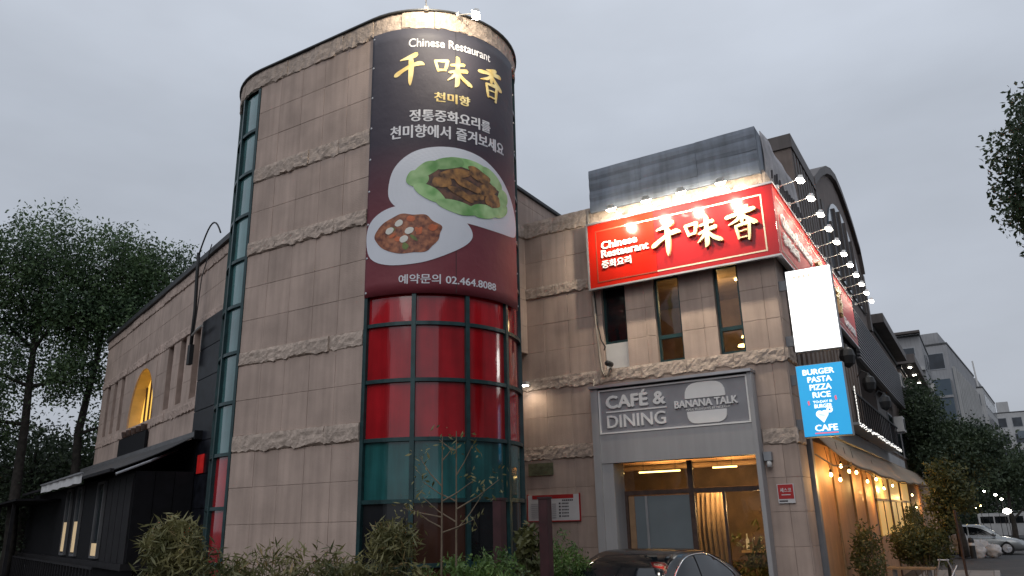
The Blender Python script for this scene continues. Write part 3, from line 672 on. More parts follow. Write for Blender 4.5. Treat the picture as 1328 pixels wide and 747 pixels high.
mb.build('sign_frame', 'letter_grey', pt)
lettering('CAFÉ &', -6.57, -5.26, 4.075, 4.42, PF, 0.0, 0.04, 'letter_grey', pt, bold=0.028)
MB().box(-6.58, -5.25, 14.70, 14.72, 4.0, 4.03).build('rule', 'letter_grey', pt)
lettering('DINING', -6.56, -5.28, 3.68, 3.945, PF, 0.0, 0.04, 'letter_grey', pt, bold=0.012)
lettering('BANANA TALK', -5.08, -3.82, 3.955, 4.105, PF, 0.0, 0.045, 'letter_grey', pt, bold=0.022)
lettering('MADE WITH LOVE BY NICE GUY', -4.86, -3.97, 3.89, 3.935, PF, 0.0, 0.02, 'letter_grey', pt, bold=0.01, res=2)
def rounded(pts, r=.1, n=5):
    out = []; k = len(pts)
    for i in range(k):
        p0, p1, p2 = Vector(pts[i - 1]), Vector(pts[i]), Vector(pts[(i + 1) % k]); rr = pts[i][2] if len(pts[i]) > 2 else r
        p0, p1, p2 = p0.to_2d(), p1.to_2d(), p2.to_2d()
        a = p1 + (p0 - p1).normalized() * rr; b = p1 + (p2 - p1).normalized() * rr
        for j in range(n + 1):
            t = j / n; out.append(tuple((1 - t) ** 2 * a + 2 * t * (1 - t) * p1 + t * t * b))
    return out
MB().prism(rounded([(-4.86, 4.125, .02), (-4.05, 4.125, .02), (-4.05, 4.42, .24), (-4.46, 4.44, .1), (-4.86, 4.42, .26)]), PF, 0.0, 0.03).build('bun_emblem', 'letter_grey', pt)
MB().prism(rounded([(-4.84, 3.87, .02), (-4.84, 3.63, .2), (-4.05, 3.63, .2), (-4.05, 3.87, .02)]), PF, 0.0, 0.03).build('bun_emblem', 'letter_grey', pt)
# glazing inside the portal
IY = 15.22
f = MB(); f.box(-6.5, -3.6, IY, IY + .08, 2.34, 2.43); f.box(-5.12, -5.02, IY - .005, IY + .085, 0, 2.98); f.box(-6.5, -6.44, IY, IY + .08, 0, 2.339); f.box(-4.46, -4.41, IY, IY + .08, 0, 2.339)
fr_ = f.build('shop_window_frame', 'wood_brown', pt)
for a, b, c, d in ((-6.5, -5.13, 2.44, 2.975), (-5.01, -3.605, 2.44, 2.975), (-5.01, -4.47, .05, 2.335), (-4.40, -3.605, .05, 2.335)): MB().box(a, b, IY + .03, IY + .04, c, d).build('pane', 'glass', pt)
MB().box(-6.3, -5.13, IY + .02, IY + .05, 0.02, 2.32).build('grey_door_screen', 'blind', pt)
MB().box(-6.06, -6.01, IY - .01, IY + .018, 0.02, 2.32).build('door_stile', 'alu', pt)
MB().box(-6.30, -5.13, IY + .006, IY + .019, 1.05, 1.10).build('door_rail', 'steel', pt)
MB().box(-6.435, -6.31, IY + .03, IY + .05, 0.02, 2.32).build('orange_side_light', 'interior', pt)
# pleated curtain
mb = MB(); us = np.linspace(-5.3, -4.75, 50)
mb.grid(lambda a, z: (a + 0.02 * math.sin(z * 3), 16.25 + .035 * math.sin(a * 62) + .01 * math.sin(a * 23 + z), z), us, [0.05, .8, 1.6, 2.36], back=lambda a, z: (a + 0.02 * math.sin(z * 3), 16.265 + .035 * math.sin(a * 62) + .01 * math.sin(a * 23 + z), z))
mb.build('curtain', 'curtain', pt, smooth=True)
# cafe room
rm = thing('cafe_room', 'warm brown cafe interior behind the shopfront glass', 'interior', (-5.2, 18, 0))
MB().box(-8.2, -3.3, 15.35, 21.0, -.05, 0.0).build('floor', 'interior_dark', rm); MB().box(-8.2, -3.3, 18.9, 19.0, 0.01, 3.3).build('back_wall', 'interior_dark', rm)
MB().box(-8.3, -8.21, 15.35, 21.0, 0, 3.3).build('side_wall', 'interior_dark', rm); MB().box(-3.29, -3.24, 15.35, 21.0, 0, 3.3).build('side_wall', 'interior_dark', rm)
MB().box(-8.2, -3.3, 15.35, 20.89, 3.31, 3.36).build('ceiling', 'interior', rm)
for k, z in enumerate((3.12, 3.02)):
    MB().tube([(-8.1, 16.6 + k * .9, z), (-3.4, 16.6 + k * .9, z)], .09 - .03 * k, 10).build('ceiling_duct', 'interior', rm)
def tube_lamp(label, a, b, y, z, power):
    t = thing('tube_lamp', label, 'lamp', ((a + b) / 2, y, z), 'warm tube lamps in the cafe')
    MB().tube([(a, y, z), (b, y, z)], .016, 8).build('tube', 'tube', t)
    for x in (a + .1, b - .1): MB().tube([(x, y, z + .03), (x, y, 3.30)], .005, 5).build('wire', 'cable', t)
    light(t, 'AREA', ((a + b) / 2, y + .05, z - .05), power, (1, .55, .2), .5, ((a + b) / 2, y + 1.0, z - .75))
tube_lamp('long warm tube lamp behind the left transom of the cafe front', -6.42, -5.5, 15.9, 2.83, 55)
tube_lamp('short warm tube lamp behind the right transom of the cafe front', -4.8, -4.3, 15.9, 2.85, 45)
cb = thing('cafe_counter', 'dark cafe counter with bottles seen through the right hand glass', 'counter', (-4.2, 18.2, 0))
MB().box(-4.9, -3.5, 18.0, 18.6, 0, 1.1).build('counter_body', 'wood_brown', cb); MB().box(-4.95, -3.45, 17.95, 18.65, 1.1, 1.15).build('counter_top', 'slat', cb)
for i in range(9):
    x = -4.85 + i * .15
    MB().lathe([(.04, 1.16), (.04, 1.36), (.014, 1.42), (.014, 1.5)], 10, (x, 18.15, 0)).build('bottle', random.choice(['lens', 'pane_teal', 'leaf_print', 'chrome']), cb)
for q, (x, y, z) in enumerate([(-4.15, 17.2, 2.05), (-3.75, 17.8, 2.25), (-4.0, 17.5, 1.75)]):
    t = thing('globe_pendant', ['upper left', 'rightmost high', 'low middle'][q] + ' small globe lamp inside the right hand cafe window', 'lamp', (x, y, z), 'globe pendants in the cafe')
    MB().lathe([(.01, -.05), (.04, -.03), (.05, 0), (.04, .03), (.01, .05)], 12, (x, y, z)).build('globe', 'bulb_warm', t, smooth=True); MB().tube([(x, y, z + .05), (x, y, 3.3)], .005, 5).build('cord', 'cable', t)
    if q == 0: light(t, 'POINT', (x, y - .2, z), 45, (1, .6, .25), .05)

# ------------------------------------------------------------------ red corner sign
rs = thing('red_corner_sign', 'big lit red CHINESE RESTAURANT sign wrapping the corner of the block', 'sign', (-4.7, 14.8, 6.75))
SY, SXS = 14.72, -2.70
MB().box(-6.78, SXS - .02, SY + .03, 14.95, 6.78, 8.22).build('case', 'box_side', rs)
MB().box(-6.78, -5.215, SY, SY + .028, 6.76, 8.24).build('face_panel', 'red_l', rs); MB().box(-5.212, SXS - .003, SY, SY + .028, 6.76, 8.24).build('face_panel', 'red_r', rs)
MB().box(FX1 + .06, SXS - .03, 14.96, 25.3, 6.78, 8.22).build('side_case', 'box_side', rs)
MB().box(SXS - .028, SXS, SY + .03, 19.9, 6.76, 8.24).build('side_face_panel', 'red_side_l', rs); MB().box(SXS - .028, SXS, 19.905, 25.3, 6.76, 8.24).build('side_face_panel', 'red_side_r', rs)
mb = MB(); mb.box(-6.82, SXS + .03, SY - .03, SY + .06, 8.245, 8.29); mb.box(SXS - .06, SXS + .03, SY + .061, 25.34, 8.245, 8.29)
mb.box(-6.82, SXS + .02, SY - .02, SY + .06, 6.72, 6.757); mb.box(SXS - .06, SXS + .02, SY + .061, 25.34, 6.72, 6.757); mb.box(-6.82, -6.783, SY - .02, SY + .06, 6.758, 8.244); mb.build('edge_trim', 'alu', rs)
SF = lambda a, b, d: (a, SY - d, b)
SS = lambda a, b, d: (SXS + d, a, b)
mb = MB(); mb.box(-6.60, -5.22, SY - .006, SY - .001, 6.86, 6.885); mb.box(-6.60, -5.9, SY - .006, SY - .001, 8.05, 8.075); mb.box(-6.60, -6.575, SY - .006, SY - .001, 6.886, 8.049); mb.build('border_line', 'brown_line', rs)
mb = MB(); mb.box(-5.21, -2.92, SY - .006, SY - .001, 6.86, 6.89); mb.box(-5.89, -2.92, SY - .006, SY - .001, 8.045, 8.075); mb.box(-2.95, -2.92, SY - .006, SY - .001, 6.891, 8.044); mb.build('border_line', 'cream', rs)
lettering('Chinese', -6.46, -5.61, 7.61, 7.79, SF, 0.0, 0.03, 'white_l', rs, bold=0.02, res=4)
lettering('Restaurant', -6.47, -5.36, 7.41, 7.59, SF, 0.0, 0.03, 'white_l', rs, bold=0.02, res=4)
lettering('중화요리', -6.47, -5.78, 7.165, 7.345, SF, 0.0, 0.03, 'white_l', rs, bold=0.010, res=4)
brush('qian', -5.26, -4.62, 7.15, 7.90, SF, 0.0, 0.07, 'gold', rs); brush('wei', -4.54, -3.79, 7.15, 7.86, SF, 0.0, 0.07, 'gold', rs); brush('xiang', -3.66, -3.06, 7.15, 7.88, SF, 0.0, 0.07, 'gold', rs)
mb = MB(); mb.box(SXS + .001, SXS + .006, 14.95, 25.1, 8.045, 8.07); mb.box(SXS + .001, SXS + .006, 14.95, 25.1, 6.88, 6.905); mb.box(SXS + .001, SXS + .006, 14.95, 14.98, 6.906, 8.044); mb.build('border_line', 'cream', rs)
lettering('Chinese Restaurant', 15.2, 18.4, 7.50, 7.80, SS, 0.0, 0.03, 'white_l', rs, bold=0.03); lettering('중화요리', 15.2, 16.7, 7.12, 7.38, SS, 0.0, 0.03, 'white_l', rs, bold=0.025)
brush('qian', 18.7, 19.8, 7.05, 7.9, SS, 0, .07, 'gold', rs); brush('wei', 20.0, 21.2, 7.05, 7.9, SS, 0, .07, 'gold', rs); brush('xiang', 21.4, 22.4, 7.05, 7.9, SS, 0, .07, 'gold', rs)
lettering('02.464.8088', 22.8, 24.9, 7.0, 7.25, SS, 0.0, 0.02, 'white_print', rs, bold=0.012)
ORD = ['first', 'second', 'third', 'fourth', 'fifth', 'sixth', 'seventh', 'eighth', 'ninth', 'tenth', 'eleventh']
for i, x in enumerate((-5.93, -5.13, -4.37, -3.55)):
    flood('sign_lamp', ORD[i] + ' lamp from the left over the front face of the red sign', (x, SY - .04, 8.31), (x, 14.12, 8.30), (x, 14.55, 7.5), 190, 'lamps over the front red sign', (x, 14.85, 7.80))
for i in range(11):
    y = 15.12 + i * 1.085
    flood('sign_lamp', ORD[i] + ' lamp from the corner in the row over the street side red sign', (SXS + .04, y, 8.31), (-2.19, y, 8.38), (SXS + .25, y, 7.4), 26 if i < 7 else 14, 'lamps over the street side red sign', (SXS - .2, y, 7.9))
# corrugated navy screen above the sign
nv = thing('roof_screen', 'dark navy sheet metal screen on the roof above the red sign', 'screen', (-4.8, 14.9, 8.6))
Lr = 9; hgt = 1.06
for i in range(4):
    for j in range(3):
        x0 = -6.72 + j * 1.275; z0 = 8.58 + i * .262
        s_ = random.uniform(-.012, .012)
        mb = MB(); us = np.linspace(x0, x0 + 1.27, 12); vs = np.linspace(z0, z0 + .268, 4)
        fn = lambda a, b: (a, 14.80 - .018 * math.sin((b - z0) / .268 * 3.1) + .022 * noise.noise(Vector((a * 1.3, b * 3, 2))) + s_ * (a - x0) + .004 * i, b)
        mb.grid(fn, us, vs, back=lambda a, b: (a, 14.86 + .004 * i, b)); mb.build('sheet', 'tarp', nv)
MB().box(-6.72, -2.93, 14.90, 16.4, 8.80, 9.60).build('frame_box', 'trim', nv)
MB().box(-2.925, -2.90, 14.84, 16.4, 8.60, 9.63).build('side_sheet', 'tarp', nv)
# cloth strip with lettering along the street edge of the roof
cl = thing('cloth_banner', 'crumpled pale cloth banner along the roof edge behind the screen', 'banner', (-2.85, 17, 8.4))
mb = MB(); mb.grid(lambda a, b: (-2.86 + .05 * noise.noise(Vector((a * 1.2, b * 1.6, 1))) + .02 * math.sin(a * 5 + b), a, b), np.linspace(15.3, 18.9, 26), np.linspace(8.42, 9.75, 10), back=lambda a, b: (-2.88 + .05 * noise.noise(Vector((a * 1.2, b * 1.6, 1))) + .02 * math.sin(a * 5 + b), a, b)); mb.build('cloth', 'net', cl, smooth=True)
mb = MB()
for i in range(13):     # dark brushed marks, too crumpled to read
    y = 15.5 + i * .25; p = [(y, 8.62), (y + .06, 8.95), (y + .13, 8.75), (y + .10, 8.6)]
    mb.tube([(-2.80, a, b + random.uniform(-.08, .08)) for a, b in p[:random.choice([2, 3, 4])]], .022, 4)
mb.build('brushed_marks', 'ink', cl)

# ------------------------------------------------------------------ lightbox signs
def lightbox(name, label, x0, x1, z0, z1, face):
    t = thing(name, label, 'sign', ((x0 + x1) / 2, 15.1, z0))
    MB().box(x0, x1, 15.02, 15.22, z0, z1).build('case', 'box_side', t); MB().box(x0 + .012, x1 - .012, 15.0, 15.019, z0 + .012, z1 - .012).build('face', face, t)
    for z in (z0 + .25, z1 - .25): MB().box(x0 - .16, x0, 15.09, 15.15, z - .1, z + .1).build('bracket', 'steel', t)
    return t
wb = lightbox('white_lightbox', 'overlit blank white projecting lightbox sign', -2.72, -1.88, 4.84, 6.46, 'white_box')
light(wb, 'AREA', (-2.3, 14.97, 5.65), 10, (1, .98, .94), .7, (-2.3, 10, 5.65))
mb = MB()
for i in range(4): mb.box(-2.58 + i * .09, -2.53 + i * .09, 14.996, 14.9995, 6.28, 6.34)
for i in range(9): mb.box(-2.62 + i * .06, -2.58 + i * .06, 14.996, 14.9995, 4.93, 4.955)
mb.build('faint_print', mat('faint_lit_print', (.7, .6, .5), .5, emit=(.8, .68, .55), estr=.9, var=.05), wb, kind='stuff')
bb = lightbox('blue_lightbox', 'lit blue BURGER PASTA PIZZA RICE projecting lightbox sign', -2.76, -1.92, 3.24, 4.58, 'blue_box')
GF = lambda a, b, d: (a, 15.0 - d, b)
for s_, a, b, c, d in (('BURGER', -2.64, -2.08, 4.38, 4.49), ('PASTA', -2.57, -2.14, 4.235, 4.345), ('PIZZA', -2.55, -2.165, 4.09, 4.20), ('RICE', -2.515, -2.195, 3.945, 4.055), ('TO-DAY IS', -2.525, -2.19, 3.85, 3.895), ('BURGER', -2.51, -2.20, 3.755, 3.83), ('CAFE', -2.55, -2.155, 3.335, 3.455)):
    lettering(s_, a, b, c, d, GF, 0.0, 0.006, 'white_glow', bb, bold=0.026, res=3)
circ = lambda x, z, r: [(x + r * math.cos(t), z + r * math.sin(t)) for t in np.linspace(0, 2 * math.pi, 21)[:-1]]
mb = MB(); mb.prism(circ(-2.435, 3.645, .066), GF, 0, .006); mb.prism(circ(-2.345, 3.65, .062), GF, 0, .0055); mb.prism([(-2.492, 3.612), (-2.38, 3.485), (-2.292, 3.62), (-2.39, 3.68)], GF, 0, .005); mb.build('heart_emblem', 'white_glow', bb, kind='stuff')
MB().prism(circ(-2.255, 3.715, .055), GF, 0, .0065).build('bubble_emblem', 'white_glow', bb); MB().prism(circ(-2.255, 3.715, .018), GF, .0066, .008).build('bubble_dot', 'blue_box', bb)
for q in range(2): MB().box(-2.45, -2.35, 14.9925, 14.9935, 3.635 - q * .03, 3.645 - q * .03).build('emblem_line', 'blue_box', bb)
MB().box(-2.56, -2.155, 14.994, 14.9995, 3.29, 3.312).build('underline', 'pink_glow', bb)
for x, z in ((-2.60, 3.86), (-2.12, 3.92)): MB().prism(rounded([(x - .012, z - .045, .01), (x + .02, z - .03, .01), (x + .012, z + .05, .01), (x - .02, z + .03, .01)]), GF, 0, .006).build('flame_mark', 'pink_glow', bb)
# ------------------------------------------------------------------ small things on the front wall
nb = thing('bronze_plaque', 'small greenish bronze plaque on the stone wall beside the drum', 'plaque', (-8.3, 14.96, 2.83))
MB().box(-8.63, -8.02, 14.94, 14.97, 2.83, 3.09).build('plate', 'brass', nb)
for i in range(3): MB().box(-8.52, -8.13 - .05 * i, 14.935, 14.9395, 2.89 + .06 * i, 2.912 + .06 * i).build('raised_line', 'brass', nb)
nbd = thing('notice_board', 'white notice board with red title strip on the stone wall', 'notice', (-8.0, 14.95, 1.88))
MB().box(-8.66, -7.42, 14.93, 14.965, 1.88, 2.41).build('panel', 'paper', nbd); MB().box(-8.55, -7.55, 14.926, 14.9295, 2.33, 2.41).build('title_strip', 'red_print', nbd)
mb = MB(); mb.box(-8.68, -7.40, 14.925, 14.966, 1.86, 1.879); mb.box(-8.68, -8.661, 14.925, 14.966, 1.88, 2.43); mb.box(-7.419, -7.40, 14.925, 14.966, 1.88, 2.43); mb.build('red_edge', 'red_print', nbd)
mb = MB()
for i in range(5):
    z = 1.95 + i * .065; mb.box(-7.90, -7.86, 14.926, 14.9295, z, z + .035)
    for j in range(5): mb.box(-7.83 + j * .034, -7.806 + j * .034, 14.926, 14.9295, z + .004, z + .03)
for j in range(6): mb.box(-7.82 + j * .045, -7.785 + j * .045, 14.926, 14.9295, 2.275, 2.305)
mb.build('printed_rows', 'ink', nbd, kind='stuff')
mb = MB()
for i in range(8):
    z = 1.93 + i * .04; mb.box(-8.07, -7.97, 14.926, 14.9295, z, z + .014); mb.box(-8.58, -8.35, 14.926, 14.9295, z + .01, z + .018)
mb.build('fine_print', 'ink_grey', nbd, kind='stuff')
sq = thing('red_security_plate', 'small square red and white plate on the corner pillar', 'plate', (-3.2, 14.95, 2.09))
MB().box(-3.35, -3.05, 14.945, 14.966, 2.09, 2.43).build('plate', 'paper', sq); MB().box(-3.335, -3.065, 14.941, 14.9449, 2.165, 2.42).build('red_field', 'red_print', sq)
lettering('세스코', -3.30, -3.10, 2.28, 2.36, lambda a, b, d: (a, 14.941 - d, b), 0, .003, 'paper', sq, bold=.015, res=2)
MB().box(-3.28, -3.12, 14.938, 14.9405, 2.23, 2.245).build('white_rule', 'paper', sq); MB().box(-3.33, -3.18, 14.941, 14.9449, 2.115, 2.14).build('black_print', 'ink', sq)
wl = thing('wall_floodlight', 'small white floodlight on the stone band beside the drum', 'lamp', (-8.45, 14.9, 4.85))
MB().box(-8.62, -8.45, 14.62, 14.78, 4.80, 4.88).build('lamp_head', 'white_paint', wl); MB().box(-8.60, -8.47, 14.63, 14.77, 4.785, 4.799).build('lens', 'bulb', wl); MB().tube([(-8.53, 14.78, 4.84), (-8.53, 14.98, 4.86)], .02, 6).build('arm', 'lamp_metal', wl)
light(wl, 'SPOT', (-8.45, 14.68, 4.77), 14, (1, .80, .55), .05, (-8.1, 14.95, 2.6), R(140))
cc = thing('security_camera', 'dark security camera and bracket left of the narrow upper windows', 'camera', (-6.55, 14.9, 5.0))
MB().lathe([(.03, 14.60), (.06, 14.62), (.06, 14.82), (.04, 14.85)], 12, (-6.45, 0, 5.04), 'y').build('housing', 'trim', cc, smooth=True); MB().tube([(-6.45, 14.85, 5.04), (-6.48, 14.9, 4.98), (-6.5, 14.97, 4.95)], .02, 6).build('bracket', 'lamp_metal', cc)
pc = thing('cable_conduit', 'bundle of pale pipes and black cable down the left edge of the red sign', 'pipe', (-6.75, 14.9, 3))
MB().tube([(-6.84, 14.93, 8.7), (-6.84, 14.92, 6.9), (-6.78, 14.90, 6.0), (-6.74, 14.90, 5.3), (-6.70, 14.88, 4.95), (-6.62, 14.86, 4.80), (-6.54, 14.86, 4.84), (-6.5, 14.88, 4.98)], .028, 7).build('pipe', 'duct', pc, smooth=True)
MB().tube([(-6.80, 14.93, 6.75), (-6.74, 14.88, 6.0), (-6.66, 14.86, 5.6), (-6.58, 14.86, 5.45), (-6.62, 14.88, 5.38)], .014, 6).build('cable', 'cable', pc, smooth=True)
MB().tube([(-6.93, 14.94, 4.8), (-6.96, 14.93, 4.0), (-6.93, 14.94, 3.2), (-6.93, 14.94, 1.8)], .014, 6).build('cable', 'duct', pc, smooth=True)
db = thing('door_alarm_box', 'small grey alarm box on the right jamb of the cafe portal', 'box', (-3.45, 14.9, 2.8))
MB().box(-3.50, -3.36, 14.84, 14.97, 2.86, 3.02).build('case', 'box_side', db); MB().lathe([(.05, 2.74), (.05, 2.82), (.03, 2.855)], 12, (-3.42, 14.88, 0)).build('dome', 'white_paint', db, smooth=True)

# ------------------------------------------------------------------ left wing, turned about twenty degrees
WO = Vector((-13.1, 10.88, 0)); WU = Vector((-.937, .349, 0)).normalized(); WN = Vector((-WU.y, WU.x, 0))
if WN.y > 0: WN = -WN
def WF(u, off, z):
    p = WO + WU * u + WN * off; return (p.x, p.y, z)
wing = thing('stone_wing', 'long stone wing with an arched window and narrow slots left of the tower', 'building', tuple(WO + WU * 8))
ARCH = (7.85, 10.85, 4.97, 6.72)
SL = [(3.78, 4.32, 5.07, 6.85), (5.02, 5.56, 5.07, 6.85), (6.2, 6.74, 5.07, 6.85), (11.9, 12.4, 5.07, 6.85), (13.0, 13.5, 5.07, 6.85), (14.1, 14.6, 5.07, 6.85)]
facade(wing, WF, 0.0, 15.45, rows_to(8.69), 0.9, [ARCH] + SL, skip=SKIP, thick=0.35)
for k, (a, b) in enumerate(BANDS):
    if k == 0: continue
    rough_band(wing, WF, 0.0, 15.45, a, b, seg=1.28, proud=.03, seed=80 + k, material='stone')
MB().box(-.02, 15.5, -.36, .12, 8.70, 8.85, WF).build('coping', 'coping', wing)
WT2 = lambda u, off, z: WF(15.45 + off, -u, z)
facade(wing, WT2, 0.35, 8.0, rows_to(8.69), 0.9, [], skip=(), thick=0.3)
MB().box(.1, 15.1, -8.0, -.5, 8.4, 8.6, WF).build('roof', 'b_grey', wing)
for s in SL:
    MB().box(s[0], s[1], -.30, -.22, s[2], s[3], WF).build('slot_infill', mat('slot_tile%d' % int(s[0]), (.24, .125, .095), .7, var=.1), wing)
# arch: stone spandrels either side of the curve
ac, ar, hz = 9.35, 1.5, 1.72
mbL, mbR = [], []
arc = [(ac + ar * math.cos(t), 4.97 + hz * math.sin(t)) for t in np.linspace(math.pi, 0, 25)]
pl = [(7.85 + 3.0, 6.72)] + [q for q in arc if q[0] >= ac - 1e-6][::-1] + [(ac, 6.72)]
pl2 = [(ac, 6.72)] + [q for q in arc if q[0] <= ac + 1e-6][::-1] + [(7.85, 6.72)]
for q in (pl, pl2): MB().prism(q, lambda a, b, d: WF(a, d, b), -.34, .03).build('arch_stone', 'stone', wing)
mb = MB()
mb.grid(lambda t, d: WF(ac + (ar - .012) * math.cos(t), d, 4.98 + (hz - .012) * math.sin(t)), np.linspace(0.02, math.pi - .02, 25), [-.36, -.02], back=lambda t, d: WF(ac + (ar - .002) * math.cos(t), d, 4.98 + (hz - .002) * math.sin(t))); mb.build('arch_reveal', 'yellow_wall', wing)
MB().box(7.6, 11.2, -.45, -.37, 4.6, 7.0, WF).build('lit_window_pane', 'lit_arch', wing); MB().box(7.6, 11.2, -.365, -.1, 4.80, 4.955, WF).build('sill', 'interior_dark', wing)
for u in (8.1, 8.55, 9.0, 9.4, 9.8, 10.3): MB().box(u, u + .06, -.365, -.32, 4.96, 4.97 + 1.68 * math.sqrt(max(0, 1 - ((u - 9.35) / 1.5) ** 2)), WF).build('window_bar', 'maroon', wing)
for z in (5.3, 5.62): MB().box(8.0, 9.0, -.362, -.325, z, z + .05, WF).build('window_bar', 'maroon', wing)
an_l = thing('added_spill_lamp', 'added warm light standing in for window spill on the arch reveal of the wing', 'lamp', WF(9.3, -.9, 6.3))  # lamp added to light the reveal like spill from the lit window
q = WF(8.3, -.2, 6.05); MB().lathe([(.02, -.05), (.06, -.02), (.06, .02), (.02, .05)], 10, q).build('bulb', 'bulb_warm', an_l); light(an_l, 'POINT', WF(8.35, -.12, 5.75), 5, (1, .62, .22), .1)
MB().box(7.9, 11.25, .05, .12, 4.08, 4.66, WF).build('dark_sign_panel', 'black', wing)
for i in range(5):
    q = WF(8.2 + i * .6, .08, 4.68); MB().lathe([(.10, 0), (.13, .16), (.10, .18)], 10, q).build('flower_pot', 'wood_brown', wing)
# black stone strip between wing and tower
MB().box(1.05, 3.35, .03, .10, 0.0, 6.9, WF).build('black_stone_strip', 'black_stone', wing)
for i in range(9): MB().box(1.07, 3.33, .105, .125, .05 + i * .76, .79 + i * .76, WF).build('black_stone_slab', 'black_stone', wing)
dpz = thing('drain_pipe', 'black pipe and loose cables looping over the wing roof edge', 'pipe', WF(3.55, .3, 5.9))
MB().tube([WF(3.55, .34, 8.75), WF(3.5, .34, 8.2), WF(3.5, .3, 7.2), WF(3.55, .3, 5.95)], .045, 7).build('pipe', 'cable', dpz, smooth=True)
MB().tube([WF(3.1, .16, 8.9), WF(3.2, .3, 8.0), WF(3.3, .3, 7.2), WF(3.4, .3, 6.6)], .014, 5).build('cable', 'cable', dpz)
MB().tube([WF(3.5, .3, 6.55), WF(3.1, .32, 6.6), WF(2.7, .32, 6.62)], .035, 6).build('arm', 'lamp_metal', dpz)
MB().box(3.42, 3.62, .25, .35, 5.8, 6.3, WF).build('end_box', 'cable', dpz)
MB().tube([WF(3.52 - 1.0 * t, .34 - .2 * t, 8.7 + .75 * math.sin(t * 2.6) - .05 * t) for t in np.linspace(0, 1, 12)], .022, 6).build('loop_cable', 'cable', dpz, smooth=True)

# dark annex under the awning
ax = thing('black_annex', 'low black clad annex with lit window strips under the long awning', 'annex', WF(8, .8, 0))
MB().box(2.8, 19.0, .13, 1.40, 1.2, 3.16, WF).build('box_core', 'black', ax)
MB().box(2.75, 19.1, .13, 1.5, 1.06, 1.195, WF).build('deck', 'char', ax)
MB().box(2.95, 18.9, .16, 1.2, 0.0, 1.055, WF).build('base', 'black', ax)
for i in range(3): MB().box(2.765, 2.798, .15 + i * .42, .15 + i * .42 + .405, 1.2, 3.14, WF).build('end_board', 'black', ax)
for i in range(4): MB().box(2.84 + i * .62, 2.84 + i * .62 + .58, 1.402, 1.43, 1.2, 3.12, WF).build('siding_board', 'char', ax)
for i, (a, b) in enumerate([(5.5, 6.3), (8.3, 9.0), (9.9, 10.6)]):
    f = window(ax, WF, a, b, 1.25, 3.08, [], fr=.06, depth=1.405, pane='b_win', frm='awn_grey')
    MB().box(a + .08, b - .08, 1.455, 1.46, 1.35 if i else 1.25, 2.15 if i else 1.6, WF).build('lit_pane', 'lit_win', f)
MB().box(2.15, 2.62, .135, .15, 3.10, 3.52, WF).build('red_lit_panel', 'red_lit', ax)
aw = thing('long_awning', 'long charcoal retractable awning along the left wing', 'awning', WF(9, 1, 3.5))
AT = lambda u, t, d: WF(u, .14 + 1.75 * t, 4.03 - .86 * t - .05 * math.sin(3.14 * t) + d)
MB().grid(lambda u, t: AT(u, t, 0), np.linspace(2.6, 16.4, 24), np.linspace(0, 1, 7), back=lambda u, t: AT(u, t, -.02)).build('canvas', 'dark_fabric', aw)
MB().box(2.55, 16.45, .12, .24, 3.97, 4.08, WF).build('cassette', 'awn_grey', aw); MB().box(2.48, 2.545, .10, .30, 3.88, 4.08, WF).build('end_cap', 'black', aw)
MB().box(2.6, 16.4, 1.88, 1.96, 3.12, 3.19, WF).build('front_bar', 'char', aw)
MB().tube([WF(3.6, .3, 3.75), WF(2.4, 1.2, 3.35), WF(2.3, 1.9, 3.05)], .03, 6).build('folding_arm', 'alu', aw)
aw2 = thing('white_awning_valance', 'pale white valance at the far end of the wing awning', 'awning', WF(14, 2, 3.5))
MB().grid(lambda u, t: WF(u, 1.98 + .015 * math.sin(u * 6), 3.25 - .21 * t + .012 * math.sin(u * 4) * t), np.linspace(5.6, 11.9, 40), [0, .5, 1], back=lambda u, t: WF(u, 1.965 + .015 * math.sin(u * 6), 3.25 - .21 * t + .012 * math.sin(u * 4) * t)).build('valance', 'white_canvas', aw2)
MB().box(5.55, 11.95, 1.965, 2.03, 3.255, 3.29, WF).build('top_rail', 'alu', aw2)
ev = thing('terrace_eave', 'thin dark terrace eave beyond the white valance', 'eave', WF(18, 1, 3.2))
MB().box(12.0, 18.5, .6, 2.6, 2.82, 2.88, WF).build('roof_sheet', 'black', ev)
for u in (13.5, 17.5): MB().box(u, u + .1, 2.4, 2.5, 0, 2.81, WF).build('post', 'char', ev)
MB().box(2.85, 16.0, .125, .14, 3.17, 3.95, WF).build('dark_fascia', 'black', ax)
rl = thing('terrace_railing', 'dark metal railing along the foot of the black annex', 'railing', WF(9, 2, 0))
MB().box(3.6, 17.0, 1.85, 1.89, 1.08, 1.13, WF).build('top_rail', 'char', rl)
for i in range(34): MB().box(3.7 + i * .4, 3.75 + i * .4, 1.85, 1.89, 0, 1.08, WF).build('baluster', 'char', rl)

# ------------------------------------------------------------------ street side of the block: warm cafe front under the awning
cf = thing('cafe_street_front', 'warm lit tan panelled cafe front along the street under the awning', 'shopfront', (-2.9, 24, 0))
MB().box(-3.18, -2.98, 15.77, 26.0, 0, 3.59).build('backing', 'interior_dark', cf)
MB().box(-2.98, -2.80, 15.78, 15.98, 0, 3.6).build('steel_column', 'steel', cf)
for a, b in ((16.02, 18.3), (18.34, 20.9)): MB().box(-2.978, -2.90, a, b, 0, 3.3).build('tan_panel', 'tan_panel', cf)
for a, b in ((20.95, 23.0), (23.04, 25.1)): MB().box(-2.978, -2.91, a, b, 0, 3.3).build('tan_panel', 'tan_panel', cf)
for y in (18.31, 20.92, 23.01): MB().box(-2.975, -2.86, y - .03, y + .03, 0, 3.3).build('batten', 'slat', cf)
MB().box(-3.18, -2.95, 26.0, 37.0, -.3, 3.6).build('yellow_wall', 'yellow_wall', cf)
